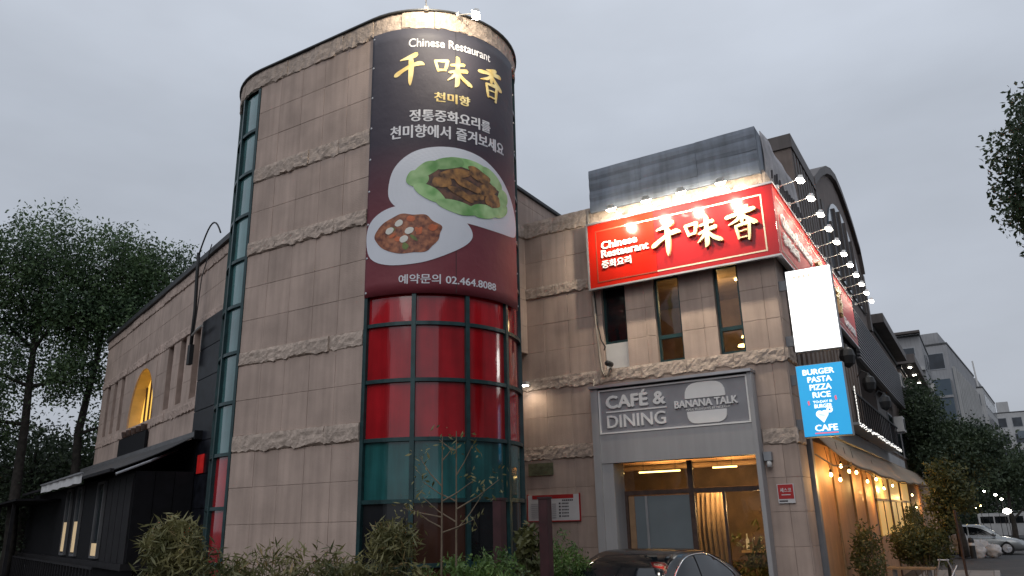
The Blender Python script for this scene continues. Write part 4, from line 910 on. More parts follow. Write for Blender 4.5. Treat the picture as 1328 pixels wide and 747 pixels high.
for a, b in ((26.1, 29.2), (29.35, 33.0), (33.15, 36.8)): MB().box(-2.949, -2.935, a, b, 1.21, 3.2).build('lit_pane', 'lit_yellow', cf)
for a, b in ((25.6, 29.2), (29.35, 33.0), (33.15, 36.8)):
    MB().box(-2.945, -2.93, a, b, -.2, 1.2).build('lower_panel', 'tan_panel', cf)
    MB().box(-2.945, -2.90, a, b, 2.22, 2.29).build('rail', 'wood_brown', cf); MB().box(-2.934, -2.91, (a + b) / 2 - .04, (a + b) / 2 + .04, 1.2, 2.219).build('stile', 'wood_brown', cf); MB().box(-2.945, -2.88, b, b + .14, -.2, 3.3).build('post', 'wood_brown', cf)
MB().box(-3.18, -2.93, 37.0, 60.0, -.4, 3.4).build('far_wall', 'tan_panel', cf)
MB().box(-3.1, -2.895, 15.99, 37, 3.62, 3.94).build('fascia', 'b_pale', cf)
def string_bulb(i, x, y, z, power, lab):
    t = thing('string_bulb', lab, 'bulb', (x, y, z), 'warm bulbs under the beige awning')
    MB().lathe([(.010, .02), (.026, .0), (.03, -.03), (.014, -.055)], 10, (x, y, z)).build('bulb', 'bulb_warm', t, smooth=True)
    MB().lathe([(.02, .03), (.02, .08)], 8, (x, y, z)).build('socket', 'trim', t); MB().tube([(x, y, z + .08), (x - .05, y, z + .5)], .005, 4).build('cord', 'cable', t)
    if power: light(t, 'POINT', (x, y, z - .12), power * 1.7, (1, .56, .18), .05)
BL = [(-2.55, 16.0, 2.62, 7), (-2.50, 16.7, 2.55, 6), (-2.6, 17.7, 2.86, 8), (-2.55, 18.4, 2.78, 7), (-2.5, 19.1, 2.78, 8), (-2.6, 21.6, 2.66, 9), (-2.55, 23.0, 2.75, 9), (-2.55, 24.5, 2.55, 22), (-2.6, 27.5, 2.7, 26), (-2.55, 33.5, 2.50, 14), (-2.55, 34.5, 2.05, 0), (-2.4, 42, 2.3, 18), (-2.2, 47, 2.1, 0)]
for i, (x, y, z, p) in enumerate(BL):
    lab = ('warm bulb nearest the corner pillar under the beige awning' if i == 0 else 'warm bulb farthest down the street under the beige awning' if i == len(BL) - 1
           else 'warm bulb number %s from the corner pillar under the beige awning' % ['one', 'two', 'three', 'four', 'five', 'six', 'seven', 'eight', 'nine', 'ten', 'eleven', 'twelve', 'thirteen'][i])
    string_bulb(i, x, y, z, p, lab)
bw = thing('beige_awning', 'long sagging beige awning over the cafe street front', 'awning', (-2.4, 26, 3))
def AB(y, t, d):
    k = (y - 16.4) / 26
    return (-2.88 + .64 * t, y + .12 * t, 3.54 - .70 * t - .07 * math.sin(3.14 * t) - .10 * math.sin(3.14 * min(k * 1.5, 1)) * t + .10 * k + .02 * math.sin(y * 1.7) * t + d)
MB().grid(lambda y, t: AB(y, t, 0), np.linspace(16.4, 44, 60), np.linspace(0, 1, 7), back=lambda y, t: AB(y, t, -.015)).build('canvas', 'awning', bw, smooth=True)
MB().tube([AB(y, 1.0, -.02) for y in np.linspace(16.4, 44, 40)], .03, 6).build('front_bar', 'slat', bw)
for y in (16.5, 23, 30, 38): MB().tube([AB(y, 0, -.5), AB(y, .5, -.33), AB(y, 1, -.06)], .018, 6).build('arm', 'steel', bw)
# wall lanterns and balcony strip above the awning
bal = thing('balcony_rail', 'dark balcony railing with a white light strip above the beige awning', 'balcony', (-2.7, 24, 4))
MB().box(-2.9, -2.45, 20.5, 31.0, 3.96, 4.02).build('deck', 'box_side', bal); MB().box(-2.5, -2.46, 20.5, 31.0, 4.75, 4.80).build('top_rail', 'char', bal)
for i in range(22): MB().box(-2.5, -2.47, 20.55 + i * .48, 20.58 + i * .48, 4.02, 4.749).build('baluster', 'char', bal)
mb = MB()
for i in range(120):
    y = 20.6 + 10.3 * i / 120 + random.uniform(-.03, .03); z = 3.99 + random.uniform(-.09, .03); r_ = random.uniform(.005, .012); mb.box(-2.452, -2.43, y - r_, y + r_, z - r_, z + r_)
for i in range(26):
    y = 20.55 + random.uniform(-.04, .04); z = 4.0 + i * .036; mb.box(-2.455, -2.435, y - .009, y + .009, z - .008, z + .008)
mb.build('string_lights', mat('cool_string_lights', (1, 1, 1), .5, emit=(1, .97, .90), estr=1.6, var=.01), bal, kind='stuff')
for q, (y, z) in enumerate(((21.0, 5.75), (25.0, 5.6), (29, 5.5))):
    ln = thing('wall_lantern', ['near', 'middle', 'far'][q] + ' round dark wall lantern on the cladding above the balcony', 'lantern', (-2.6, y, z), 'wall lanterns on the street side')
    MB().lathe([(.03, -.3), (.16, -.2), (.2, 0), (.16, .16), (.06, .24), (.03, .32)], 10, (-2.55, y, z)).build('lantern_body', 'trim', ln); MB().tube([(-2.86, y, z + .2), (-2.7, y, z + .4), (-2.55, y, z + .3)], .02, 6).build('arm', 'trim', ln)
# louvre panel beyond the red sign
lv = thing('louvre_screen', 'fine grey horizontal louvre screen continuing beyond the red sign', 'screen', (-2.8, 32, 6.4))
MB().box(-2.95, -2.80, 25.4, 40.0, 6.44, 8.12).build('backing', 'trim', lv)
for i in range(15): MB().box(-2.799, -2.70, 25.4, 40.0, 6.46 + i * .111, 6.50 + i * .111).build('louvre_slat', 'louvre', lv)

# ------------------------------------------------------------------ buildings along the street
def block(name, label, x0, x1, y0, y1, z1, wall, floors=0, cols=0, fin=False, front_cols=0, z0=None, win='b_win', base=None, roofm='coping', parapet=.5):
    t = thing(name, label, 'building', ((x0 + x1) / 2, (y0 + y1) / 2, -.3)); zb = -.4
    MB().box(x0, x1, y0, y1, zb, z1).build('wall', wall, t)
    MB().box(x0 - .06, x1 + .08, y0 - .08, y1 + .08, z1 + .002, z1 + .18).build('roof_edge', roofm, t)
    if floors:
        h = (z1 - 1.2) / floors; cw = (y1 - y0) / max(cols, 1); fwd = (x1 - x0) / max(front_cols, 1)
        for f_ in range(floors):
            za = 1.6 + f_ * h
            for c in range(cols):
                ya = y0 + c * cw + cw * .18; yb = y0 + (c + 1) * cw - cw * .18
                wn = MB().box(x1 + .002, x1 + .05, ya - .08, yb + .08, za - .08, za + h * .55 + .08).build('window', 'box_side', t); MB().box(x1 + .051, x1 + .06, ya, yb, za, za + h * .55).build('pane', win, wn)
            for c in range(front_cols):
                xa = x0 + c * fwd + fwd * .2; xb = x0 + (c + 1) * fwd - fwd * .2
                wn = MB().box(xa - .08, xb + .08, y0 - .05, y0 - .002, za - .08, za + h * .55 + .08).build('window', 'box_side', t); MB().box(xa, xb, y0 - .06, y0 - .051, za, za + h * .55).build('pane', win, wn)
    return t
# dark building with the arched gable just past the sign
dk = thing('arched_gable_building', 'dark brown building with a tall arched gable behind the lamp row', 'building', (-6, 26, 0))
MB().box(-4.6, -3.0, 19.2, 33.0, 8.70, 10.9).build('upper_wall', 'b_brown', dk)
MB().box(-3.45, -2.9, 19.1, 22.3, 8.7, 11.0).build('corner_pier', 'b_brown', dk)
MB().box(-4.7, -2.86, 19.05, 22.4, 11.0, 11.38).build('cornice', 'b_dark', dk)
for i in range(7): MB().box(-2.995, -2.88, 19.3 + i * .42, 19.5 + i * .42, 8.75, 10.95).build('pilaster', 'b_dark', dk)
arcp = [(22.3, 8.7), (22.3, 11.15), (23.8, 12.0), (25.4, 12.75), (26.6, 13.15), (27.8, 13.38), (29.0, 13.3), (30.1, 13.05), (31.2, 12.7), (32.6, 12.0), (32.9, 11.2), (32.9, 8.7)]
MB().prism(arcp, lambda a, b, d: (d, a, b), -4.2, -2.98).build('arched_gable', 'b_brown', dk)
rim_ = arcp[1:-1]
mb = MB()
for (a, b), (c, d) in zip(rim_, rim_[1:]): mb.prism([(a, b), (c, d), (c, d + .28), (a, b + .28)], lambda p, q, r: (r, p, q), -4.3, -2.84)
mb.build('gable_rim', 'b_dark', dk)
inn = [(24.3, 9.2)] + [(28 + 3.7 * math.cos(t), 9.6 + 2.7 * math.sin(t)) for t in np.linspace(math.pi, 0, 17)] + [(31.7, 9.2)]
MB().prism(inn, lambda a, b, d: (d, a, b), -2.979, -2.93).build('arched_window', 'b_blue', dk)
for i in range(6):
    y = 24.8 + i * 1.28; MB().box(-2.929, -2.86, y, y + .16, 9.2, 9.6 + 2.5 * math.sqrt(max(0, 1 - ((y - 28) / 3.7) ** 2))).build('window_bar', 'b_dark', dk)
for y in (22.35, 23.1, 32.1): MB().box(-2.978, -2.86, y, y + .45, 8.7, 11.0).build('pilaster', 'b_dark', dk)
# brown building with big eaves
be = block('deep_eave_building', 'dark brown building with a deep flat eave past the louvre screen', -9, -3.25, 36.3, 46.5, 9.6, 'b_brown', 3, 4)
MB().box(-9.5, -2.68, 35.9, 46.6, 9.80, 10.2).build('eave', 'b_dark', be)
be2 = block('lower_eave_building', 'brown building with downlights under its projecting eave', -9, -3.2, 48.3, 62, 9.7, 'b_brown', 3, 5, front_cols=0)
MB().box(-9.5, -2.35, 47.9, 62.2, 9.90, 10.4).build('eave', 'b_dark', be2)
for i, y in enumerate((49.5, 52.5, 56)): MB().lathe([(.09, 9.86), (.09, 9.899)], 10, (-2.75, y, 0)).build('downlight', 'bulb', be2)
MB().box(-9, -3.21, 33.2, 36.2, -.3, 8.0).build('infill_wall', 'b_dark', be)
b1 = block('pale_stair_building', 'pale grey narrow building with a small balcony top', -9, -3.0, 75, 86, 16.7, 'b_grey', 5, 3, front_cols=2)
MB().box(-5.0, -3.0, 74.4, 74.99, 13.6, 13.9).build('balcony', 'b_pale', b1); MB().box(-5.1, -2.9, 74.2, 75, 16.9, 17.1).build('canopy', 'b_dark', b1)
b2 = block('finned_glass_building', 'grey office building with tall vertical fins and blue glass', -9, -1.35, 95, 122, 19.4, 'b_grey', 6, 0, front_cols=3)
for i in range(14): MB().box(-1.345, -1.05, 96 + i * 1.85, 96.5 + i * 1.85, 1.0, 17.0).build('fin', 'b_pale', b2)
MB().box(-1.349, -1.30, 95.8, 121.5, 1.0, 16.8).build('glass_wall', 'b_blue', b2); MB().box(-7.5, -2.2, 97, 110, 19.6, 21.2).build('roof_room', 'b_grey', b2)
MB().box(-5.2, -1.5, 93.6, 94.99, 1, 15.4).build('glass_bay', 'b_blue', b2)
for i in range(5): MB().box(-5.25, -1.45, 93.5, 93.59, 3 + i * 2.6, 3.25 + i * 2.6).build('spandrel', 'b_grey', b2)
b3 = block('pale_corner_building', 'pale tiled building carrying a thin white mast', -9, 1.6, 128, 150, 18.6, 'b_pale', 6, 8, front_cols=4)
MB().tube([(1.1, 128.4, 18.6), (1.0, 128.4, 22.6)], .12, 6).build('mast', 'white_paint', b3); MB().box(-1.5, 1.0, 129, 138, 18.8, 20.2).build('roof_room', 'b_grey', b3)
b4 = block('far_end_building', 'pale far building closing the end of the street', 3.0, 26, 178, 196, 19.8, 'b_pale', 6, 0, front_cols=9)
MB().box(4.0, 6.0, 180, 184, 20, 22.2).build('roof_room', 'b_pale', b4)
MB().box(6.5, 20, 177.6, 177.99, 14.8, 16.2).build('sign_band', 'b_blue', b4)
b5 = block('far_left_building', 'low grey building behind the far corner', -9, 2.6, 156, 174, 15.5, 'b_grey', 5, 6, front_cols=3)

for q, (x, y, z, lab) in enumerate(((-2.75, 37.2, 5.2, 'air conditioner box low on the deep eave building'), (-2.75, 40.5, 7.6, 'air conditioner box high on the deep eave building'), (-2.6, 76.5, 12.0, 'air conditioner box on the pale narrow building'))):
    t = thing('air_conditioner', lab, 'air conditioner', (x, y, z), 'outdoor air conditioners down the street')
    MB().box(x - .3, x + .05, y, y + .9, z, z + .65).build('case', 'white_paint', t); MB().lathe([(.24, 0), (.26, .02), (.05, .03)], 16, (x + .051, y + .4, z + .32), 'x').build('fan_grille', 'trim', t)
    MB().box(x - .3, x + .02, y + .1, y + .2, z - .08, z - .002).build('bracket', 'steel', t)
# ------------------------------------------------------------------ vegetation
def leaf_cloud(C0, spread, n, size, aspect=0.5, droop=0.0, up_bias=0.0, flat=1.0):
    """n leaf blades round every centre; each blade a folded diamond of 4 vertices"""
    C0 = np.asarray(C0); N_ = len(C0) * n
    c = np.repeat(C0, n, 0) + np.clip(RNG.normal(size=(N_, 3)), -1.7, 1.7) * np.array([spread, spread, spread * flat])
    d = RNG.normal(size=(N_, 3)); d[:, 2] += up_bias - droop; d /= np.linalg.norm(d, axis=1)[:, None]
    s = np.cross(d, RNG.normal(size=(N_, 3))); s /= np.linalg.norm(s, axis=1)[:, None] + 1e-9
    L_ = size * RNG.uniform(.6, 1.35, N_)[:, None]; W_ = L_ * aspect
    V = np.stack([c - d * L_ * .5, c + s * W_ * .5, c + d * L_ * .5, c - s * W_ * .5], 1).reshape(-1, 3)
    return V, np.arange(N_ * 4).reshape(-1, 4)
def tree(name, label, base, trunk_top, blobs, tips, per, size, spread, lm, group=None, tr=0.2, aspect=.5, forks=2):
    t = thing(name, label, 'tree', base, group); b = Vector(base); tt = Vector(trunk_top); mb = MB()
    pts = [b + (tt - b) * k + Vector((noise.noise(b + Vector((k * 3, 0, 0))), noise.noise(b + Vector((0, k * 3, 0))), 0)) * tr * 1.2 * (k > 0) for k in np.linspace(0, 1, 9)]
    mb.tube(pts, [tr * (1.15 - .8 * k) for k in np.linspace(0, 1, 9)], 8); centres = []
    tot = sum(bl[3] * bl[4] * bl[5] for bl in blobs) ** 1.0
    for bl in blobs:
        cb = Vector(bl[:3]); rr = Vector(bl[3:6]); n = max(4, int(tips * (bl[3] * bl[4] * bl[5]) ** .8 / sum((q[3] * q[4] * q[5]) ** .8 for q in blobs)))
        j = min(range(len(pts)), key=lambda k: (pts[k] - cb).length + abs(pts[k].z - (cb.z - rr.z)) * .6)
        root = pts[max(2, j)]; mid = root + (cb - root) * .55 + Vector((0, 0, .12 * rr.z))
        mb.tube([root, mid, cb], [tr * .42, tr * .28, tr * .12], 6)
        for k in range(n):
            while True:
                v = Vector(RNG.uniform(-1, 1, 3))
                if 0.25 < v.length < 1: break
            v = v * (1 + .22 * noise.noise(v * 2.5 + cb)); p = cb + Vector((v.x * rr.x, v.y * rr.y, v.z * rr.z)); centres.append(tuple(p))
            if k % 2 == 0: mb.tube([mid + (cb - mid) * random.random(), cb + (p - cb) * .5 + Vector((0, 0, -.08)), p], [tr * .13, tr * .08, tr * .03], 4, cap=False)
    mb.build('trunk', 'bark', t, smooth=True)
    V, F = leaf_cloud(centres, spread, per, size, aspect); np_mesh('crown', V, F, lm, t)
    return t
g_t = 'trees beyond the left wing'
tree('street_tree', 'tall leafy tree at the left edge of the picture', (-30.4, 15.2, 0), (-30.6, 14.9, 11.5),
     [(-30.6, 14.6, 12.2, 2.2, 2.2, 2.0), (-31.8, 13.4, 10.2, 2.0, 2.0, 1.8), (-30.0, 15.6, 9.9, 2.0, 2.0, 1.6), (-31.5, 13.9, 7.6, 2.0, 2.0, 1.3), (-32.4, 12.2, 12.2, 1.6, 1.6, 1.6), (-29.6, 16.2, 7.4, 1.4, 1.4, .8), (-31.6, 13.6, 5.8, 1.8, 1.8, 1.0)], 360, 120, .14, .36, 'leaf_a', g_t, .2)
tree('street_tree', 'spreading leafy tree reaching over the wing roof', (-29.9, 16.9, 0), (-29.6, 17.0, 11.0),
     [(-29.6, 17.2, 12.2, 2.2, 2.2, 1.7), (-28.5, 18.6, 12.0, 1.5, 1.5, 1.5), (-29.0, 18.0, 10.0, 1.8, 1.8, 1.5), (-30.2, 16.0, 10.2, 1.6, 1.6, 1.4), (-27.7, 19.6, 11.2, 1.0, 1.0, 1.2), (-30.0, 16.4, 8.0, 1.2, 1.2, .8), (-29.2, 17.8, 5.8, 1.0, 1.0, .8)], 330, 120, .14, .36, 'leaf_a', g_t, .2)
tree('background_tree', 'dark mass of low trees under the left canopy', (-33, 17.0, 0), (-33, 17, 5),
     [(-33, 17, 3.8, 3.4, 3, 2.6), (-31.5, 20, 3.8, 3, 3, 2.8), (-35.5, 14.0, 4.2, 3, 3, 3.0), (-29.8, 23, 4.0, 2.4, 2.4, 2.6), (-37.5, 11, 4.2, 3.0, 3, 3.4)], 800, 70, .17, .42, 'leaf_b', g_t, .25)
tree('background_tree', 'far dark trees closing the gap left of the wing', (-44, 26.0, 0), (-44, 26, 6),
     [(-44, 24, 3.2, 6, 4, 3.2), (-48, 17, 3.2, 5, 5, 3.4), (-41, 32, 3.2, 4, 4, 3.2)], 700, 26, .45, .7, 'leaf_b', g_t, .3)
tree('street_tree', 'near dark tree hanging in from the right edge', (2.9, 12.2, 0), (2.5, 12.2, 7.5),
     [(1.75, 12.2, 6.75, .85, 1.0, .6), (1.6, 12.2, 6.05, .85, .9, .5), (2.15, 12.1, 7.35, .8, .9, .5), (1.85, 12.2, 5.35, .75, .8, .35), (2.0, 12.2, 4.95, .55, .8, .3), (2.7, 12.2, 6.4, 1.1, 1.0, 1.2)], 300, 170, .085, .17, 'leaf_b', 'trees on the right of the street', .14)
tree('street_tree', 'dark street tree in front of the eave buildings', (-1.6, 45, -.3), (-1.8, 45, 5),
     [(-2.3, 44, 6.6, 1.0, 2.6, 1.5), (-2.2, 45, 5.2, 1.7, 2.6, 1.4), (-.9, 45, 4.9, 1.5, 2.6, 1.2), (-.1, 45, 5.0, 1.3, 2.2, .75), (-1.6, 44, 4.2, 1.8, 2.6, .9)], 560, 60, .17, .34, 'leaf_b', 'trees on the right of the street', .2)
tree('street_tree', 'dark low tree far down the street', (1.0, 66, -.3), (1.0, 66, 3.5),
     [(1.0, 66, 4.4, 1.6, 2, 1.0), (2.6, 66, 4.6, 1.6, 2, 1.2), (-.5, 66, 3.9, 1.6, 2, .9), (3.6, 70, 3.2, 2, 2, 2)], 300, 34, .28, .4, 'leaf_b', 'trees on the right of the street', .18)
tree('street_tree', 'mass of dark trees closing the street beyond the minibus', (3.0, 92, -.3), (3.0, 92, 4),
     [(-2.0, 90, 2.6, 2.2, 2, 2.4), (1.5, 90, 3.0, 2.4, 2, 2.8), (5.0, 90, 3.2, 2.6, 2, 3.0), (8.5, 92, 3.4, 2.6, 2, 3.2)], 420, 50, .28, .55, 'leaf_b', 'trees on the right of the street', .2)
tree('young_tree', 'slim young tree standing in front of the beige awning', (-1.30, 24.5, -.08), (-1.1, 24.5, 2.7),
     [(-1.0, 24.5, 2.75, .45, .45, .5), (-1.25, 24.5, 2.2, .4, .4, .45), (-.75, 24.5, 2.2, .4, .4, .4), (-1.2, 24.5, 1.6, .32, .32, .4)], 160, 26, .11, .10, 'leaf_warm', None, .04)
def shrub(name, label, blobs, tips, per, size, spread, lm, aspect=.2, droop=.4, group=None, dry=0, stems=12, up_bias=0.0):
    cx = sum(b[0] for b in blobs) / len(blobs); cy = sum(b[1] for b in blobs) / len(blobs)
    t = thing(name, label, 'shrub', (cx, cy, 0), group); C_ = []
    for bl in blobs:
        n = max(6, int(tips / len(blobs)))
        v = RNG.normal(size=(n, 3)); v /= np.linalg.norm(v, axis=1)[:, None]; v *= RNG.uniform(.3, 1.05, n)[:, None] ** .6
        C_.append(np.array(bl[:3]) + v * np.array(bl[3:6]))
    C_ = np.concatenate(C_); C_ = C_[C_[:, 2] > .05]
    V, F = leaf_cloud(C_, spread, per, size, aspect, droop, up_bias); np_mesh('foliage', V, F, lm, t)
    if dry:
        V, F = leaf_cloud(C_[RNG.choice(len(C_), dry)], spread, 9, size * 1.15, aspect, droop); np_mesh('dry_leaves', V, F, 'leaf_dry', t)
    mb = MB()
    for k in RNG.choice(len(C_), stems):
        p = Vector(C_[k]); q = Vector((cx + (p.x - cx) * .35, cy + (p.y - cy) * .35, 0)); mb.tube([q, (p + q) / 2 + Vector((0, 0, .2)), p], [.014, .010, .004], 5)
    mb.build('stems', 'twig', t); return t
g_s = 'shrubs planted at the foot of the tower'
shrub('bamboo_bush', 'tall olive bamboo bush at the left foot of the tower', [(-6.4, 4.78, 1.22, .5, .45, .5), (-6.5, 4.68, 1.72, .2, .2, .2), (-6.15, 5.1, 1.15, .42, .42, .5)], 460, 16, .11, .07, 'leaf_bamboo', .16, .5, g_s, dry=34)
shrub('bamboo_bush', 'wide low bamboo hedge in front of the flat stone face', [(-5.9, 5.3, 1.12, .5, .5, .55), (-5.6, 5.65, 1.12, .42, .45, .55), (-5.45, 5.85, 1.1, .4, .4, .5)], 520, 16, .11, .07, 'leaf_bamboo', .16, .55, g_s, dry=22)
shrub('bamboo_bush', 'pointed bamboo bush below the teal panes of the drum', [(-5.2, 6.15, 1.25, .42, .4, .5), (-5.15, 6.2, 1.72, .18, .18, .14), (-5.4, 5.95, 1.0, .4, .4, .5)], 300, 15, .11, .06, 'leaf_bamboo', .16, .55, g_s, dry=20)
shrub('conifer_bush', 'bright green conifer bush in front of the drum base', [(-4.62, 6.6, 1.05, .42, .4, .52), (-4.35, 6.8, 1.1, .34, .34, .50)], 420, 24, .06, .045, 'leaf_conifer', .3, 0, g_s, up_bias=.9)
shrub('conifer_bush', 'rounded green conifer bush beside the maroon post', [(-5.38, 10.3, 1.05, .36, .36, .66), (-5.62, 10.2, .9, .3, .3, .5)], 420, 24, .065, .05, 'leaf_conifer', .3, 0, g_s, up_bias=.9)
shrub('broadleaf_shrub', 'loose pale leaved shrub between the two maroon posts', [(-5.05, 8.75, 1.45, .2, .2, .42), (-5.0, 8.8, .8, .3, .3, .5)], 110, 12, .11, .05, 'leaf_warm', .45, .2, g_s)
shrub('broadleaf_shrub', 'dark low shrub filling the bed right of the drum', [(-4.45, 7.6, .75, .5, .5, .55), (-5.3, 8.2, .7, .4, .4, .5)], 170, 14, .09, .06, 'leaf_b', .35, .2, g_s)
shrub('broadleaf_shrub', 'small dark shrub by the cafe street panels', [(-2.45, 18.6, .9, .28, .5, .75)], 120, 16, .1, .08, 'leaf_warm', .35, .2, 'shrubs along the cafe street front')
shrub('broadleaf_shrub', 'wide shrub in a planter behind the street bench', [(-2.1, 24.0, 1.05, .42, .6, .48), (-1.55, 24.2, 1.0, .42, .6, .5)], 260, 18, .11, .08, 'leaf_warm', .4, .2, 'shrubs along the cafe street front')
shrub('broadleaf_shrub', 'dark shrub climbing the wall beyond the lit window', [(-2.4, 30.5, 1.3, .3, .8, .8)], 120, 16, .12, .1, 'leaf_warm', .4, .2, 'shrubs along the cafe street front')
shrub('broadleaf_shrub', 'dark shrub at the lower right corner of the picture', [(.62, 8.4, 1.0, .28, .3, .35), (.75, 8.5, .6, .35, .35, .5)], 160, 14, .09, .06, 'leaf_b', .35, .2, 'shrubs along the cafe street front')
# leafless saplings tied in front of the drum
def sapling(label, x, y, h, br):
    t = thing('bare_sapling', label, 'sapling', (x, y, 0), 'bare saplings before the drum'); mb = MB()
    mb.tube([(x, y, 0), (x + .01, y, h * .5), (x + .015, y, h)], [.014, .011, .005], 6); mb.build('stem', 'twig', t); mb = MB(); tips = []
    for (z, dx, dz) in br:
        p = (x + dx, y + dx * .5, z + dz); mb.tube([(x + .01, y, z), (x + dx * .5, y + dx * .25, z + dz * .42), p], [.008, .006, .003], 5); tips.append(p)
    mb.build('branches', 'twig', t)
    V, F = leaf_cloud(tips, .07, 16, .07, .3, .3); np_mesh('dry_leaves', V, F, 'leaf_bamboo', t)
sapling('left bare sapling with dry leaf tufts in front of the drum', -4.75, 6.44, 2.75, [(1.95, -.35, .10), (2.1, .3, .2), (1.85, -.22, .16), (2.25, -.2, .3), (2.5, .12, .15), (1.8, .3, .12)])
sapling('right bare sapling leaning a branch towards the maroon post', -4.63, 6.52, 2.8, [(2.02, .40, .28), (1.82, .26, .36), (2.1, -.3, .2), (2.35, .16, .3), (2.6, -.15, .12), (1.9, -.3, .25)])
for x, y, lab in ((-5.065, 8.04, 'maroon wooden post directly in front of the drum'), (-4.59, 8.31, 'maroon wooden post in front of the notice board')):
    p_ = thing('wooden_post', lab, 'post', (x, y, 0), 'maroon posts in the planting bed'); MB().cham(x - .06, x + .06, y - .06, y + .06, 0, 2.14, .008).build('shaft', 'maroon', p_); MB().box(x - .066, x + .066, y - .066, y + .066, 2.141, 2.165).build('cap', 'maroon', p_)

# ------------------------------------------------------------------ vehicles
def car(name, label, loc, rz, paint, prof, L=4.8, Wd=1.84, belt=.95, shade_glass='car_glass', x_ws=(1.05, .25), x_rw=(-1.35, -2.0), group=None, roofz=1.45):
    """local frame: +x forward, origin on the ground at the car's centre"""
    t = thing(name, label, 'car', loc, group, rz); hw = Wd / 2; hl = L / 2
    up_ = np.array(prof)                      # (x, z) of the body shoulder line without greenhouse
    def zsh(x): return float(np.interp(x, up_[:, 0], up_[:, 1]))
    def halfw(x): return hw * (1 - .20 * max(0, (abs(x) - (hl - .75)) / .75) ** 2.2)
    xs = np.linspace(-hl, hl, 41); sec = []
    for x in xs:
        w_, z_ = halfw(x), zsh(x); e_ = max(0, (abs(x) - (hl - .25)) / .25); zb = .20 + .10 * e_
        arch = max([0] + [.38 - ((x - xc) ** 2) * 2.2 for xc in (hl - .92, -(hl - .95))])
        zb2 = max(zb, .05 + arch * 1.6) if arch > 0.1 else zb
        half = [(0, zb), (w_ * .80, zb), (w_ * .97, max(.32, zb2)), (w_, max(.50, zb2 + .03)), (w_ * .995, z_ - .20), (w_ * .96, z_ - .06), (w_ * .86, z_), (w_ * .45, z_ + .035), (0, z_ + .045)]
        sec.append([(x, y, z) for y, z in half] + [(x, -y, z) for y, z in half[-2:0:-1]])
    n = len(sec[0]); mb = MB(); mb.add([p for s_ in sec for p in s_], [(i * n + j, i * n + (j + 1) % n, (i + 1) * n + (j + 1) % n, (i + 1) * n + j) for i in range(len(sec) - 1) for j in range(n)] + [tuple(range(n)), tuple(range((len(sec) - 1) * n, len(sec) * n))[::-1]])
    mb.build('body', paint, t, smooth=True, local=True)
    # greenhouse
    x0, x1 = x_rw[1], x_ws[0]
    rx = [x_rw[1], x_rw[0], (x_rw[0] + x_ws[1]) / 2, x_ws[1], x_ws[0]]; rzv = [zsh(x_rw[1]) + .02, roofz - .075, roofz, roofz - .055, zsh(x_ws[0]) + .02]
    def rz_(x):
        k = np.interp(x, rx, range(5)); i = min(int(k), 3); f_ = k - i
        m_ = [(rzv[min(j + 1, 4)] - rzv[max(j - 1, 0)]) / 2 for j in range(5)]; m_[0] = (rzv[1] - rzv[0]) * 1.1; m_[4] = (rzv[4] - rzv[3]) * 1.0
        return (2 * f_ ** 3 - 3 * f_ ** 2 + 1) * rzv[i] + (f_ ** 3 - 2 * f_ ** 2 + f_) * m_[i] + (-2 * f_ ** 3 + 3 * f_ ** 2) * rzv[i + 1] + (f_ ** 3 - f_ ** 2) * m_[i + 1]
    def G(x, s_, off=0.0):
        """s_ in [-1,1] across the car; belt at the ends, roof centre line at 0"""
        zb = zsh(x) - .03; zt = rz_(x) + off; yb = halfw(x) * .88 + off; H = max(.01, zt - zb); q = min(1, H / .42)
        P_ = [(1.0, 0), (.925, .42), (.82, .84), (.70, .955), (.40, .992), (0, 1.0), (-.40, .992)]
        k = (1 - abs(s_)) * 5; i = min(int(k), 4); f_ = k - i
        pt_ = lambda j: ((1 - (1 - P_[j][0]) * q) if 0 <= j < 4 else P_[j][0], P_[j][1]) if j >= 0 else (1.06, -.4)
        c0, c1, c2, c3 = pt_(i - 1), pt_(i), pt_(i + 1), pt_(i + 2)
        cr = lambda m_: 0.5 * (2 * c1[m_] + (c2[m_] - c0[m_]) * f_ + (2 * c0[m_] - 5 * c1[m_] + 4 * c2[m_] - c3[m_]) * f_ * f_ + (3 * c1[m_] - c0[m_] - 3 * c2[m_] + c3[m_]) * f_ ** 3)
        return (x, math.copysign(yb * max(0, cr(0)), s_) if s_ else 0.0, zb + H * cr(1))
    ss = np.linspace(-1, 1, 29); gx = np.linspace(x0, x1, 40)
    MB().grid(lambda a, b: G(a, b), gx, ss).build('roof', paint, t, smooth=True, local=True)
    def patch(nm, mtl, xa, xb, lo, hi, off=.006, nx=16, ns=8, par=t, both=False):
        mb = MB(); U = np.linspace(xa, xb, nx)
        v = [G(x, lo(x) + (hi(x) - lo(x)) * k, off) for x in U for k in np.linspace(0, 1, ns)]
        mb.add(v, [(i * ns + j, (i + 1) * ns + j, (i + 1) * ns + j + 1, i * ns + j + 1) for i in range(nx - 1) for j in range(ns - 1)]); return mb.build(nm, mtl, par, smooth=True, local=True)
    patch('windshield', shade_glass, x_ws[1] + .02, x_ws[0] - .06, lambda x: -.56, lambda x: .56)
    patch('rear_window', shade_glass, x_rw[1] + .10, x_rw[0] - .02, lambda x: -.55, lambda x: .55)
    xa, xb = x_rw[1] + .38, x_ws[0] - .30
    def top_(x):
        k = (x - xa) / (xb - xa); return 0.955 - .335 * max(0, math.sin(math.pi * min(1, max(0, k)) ** .8)) ** .55
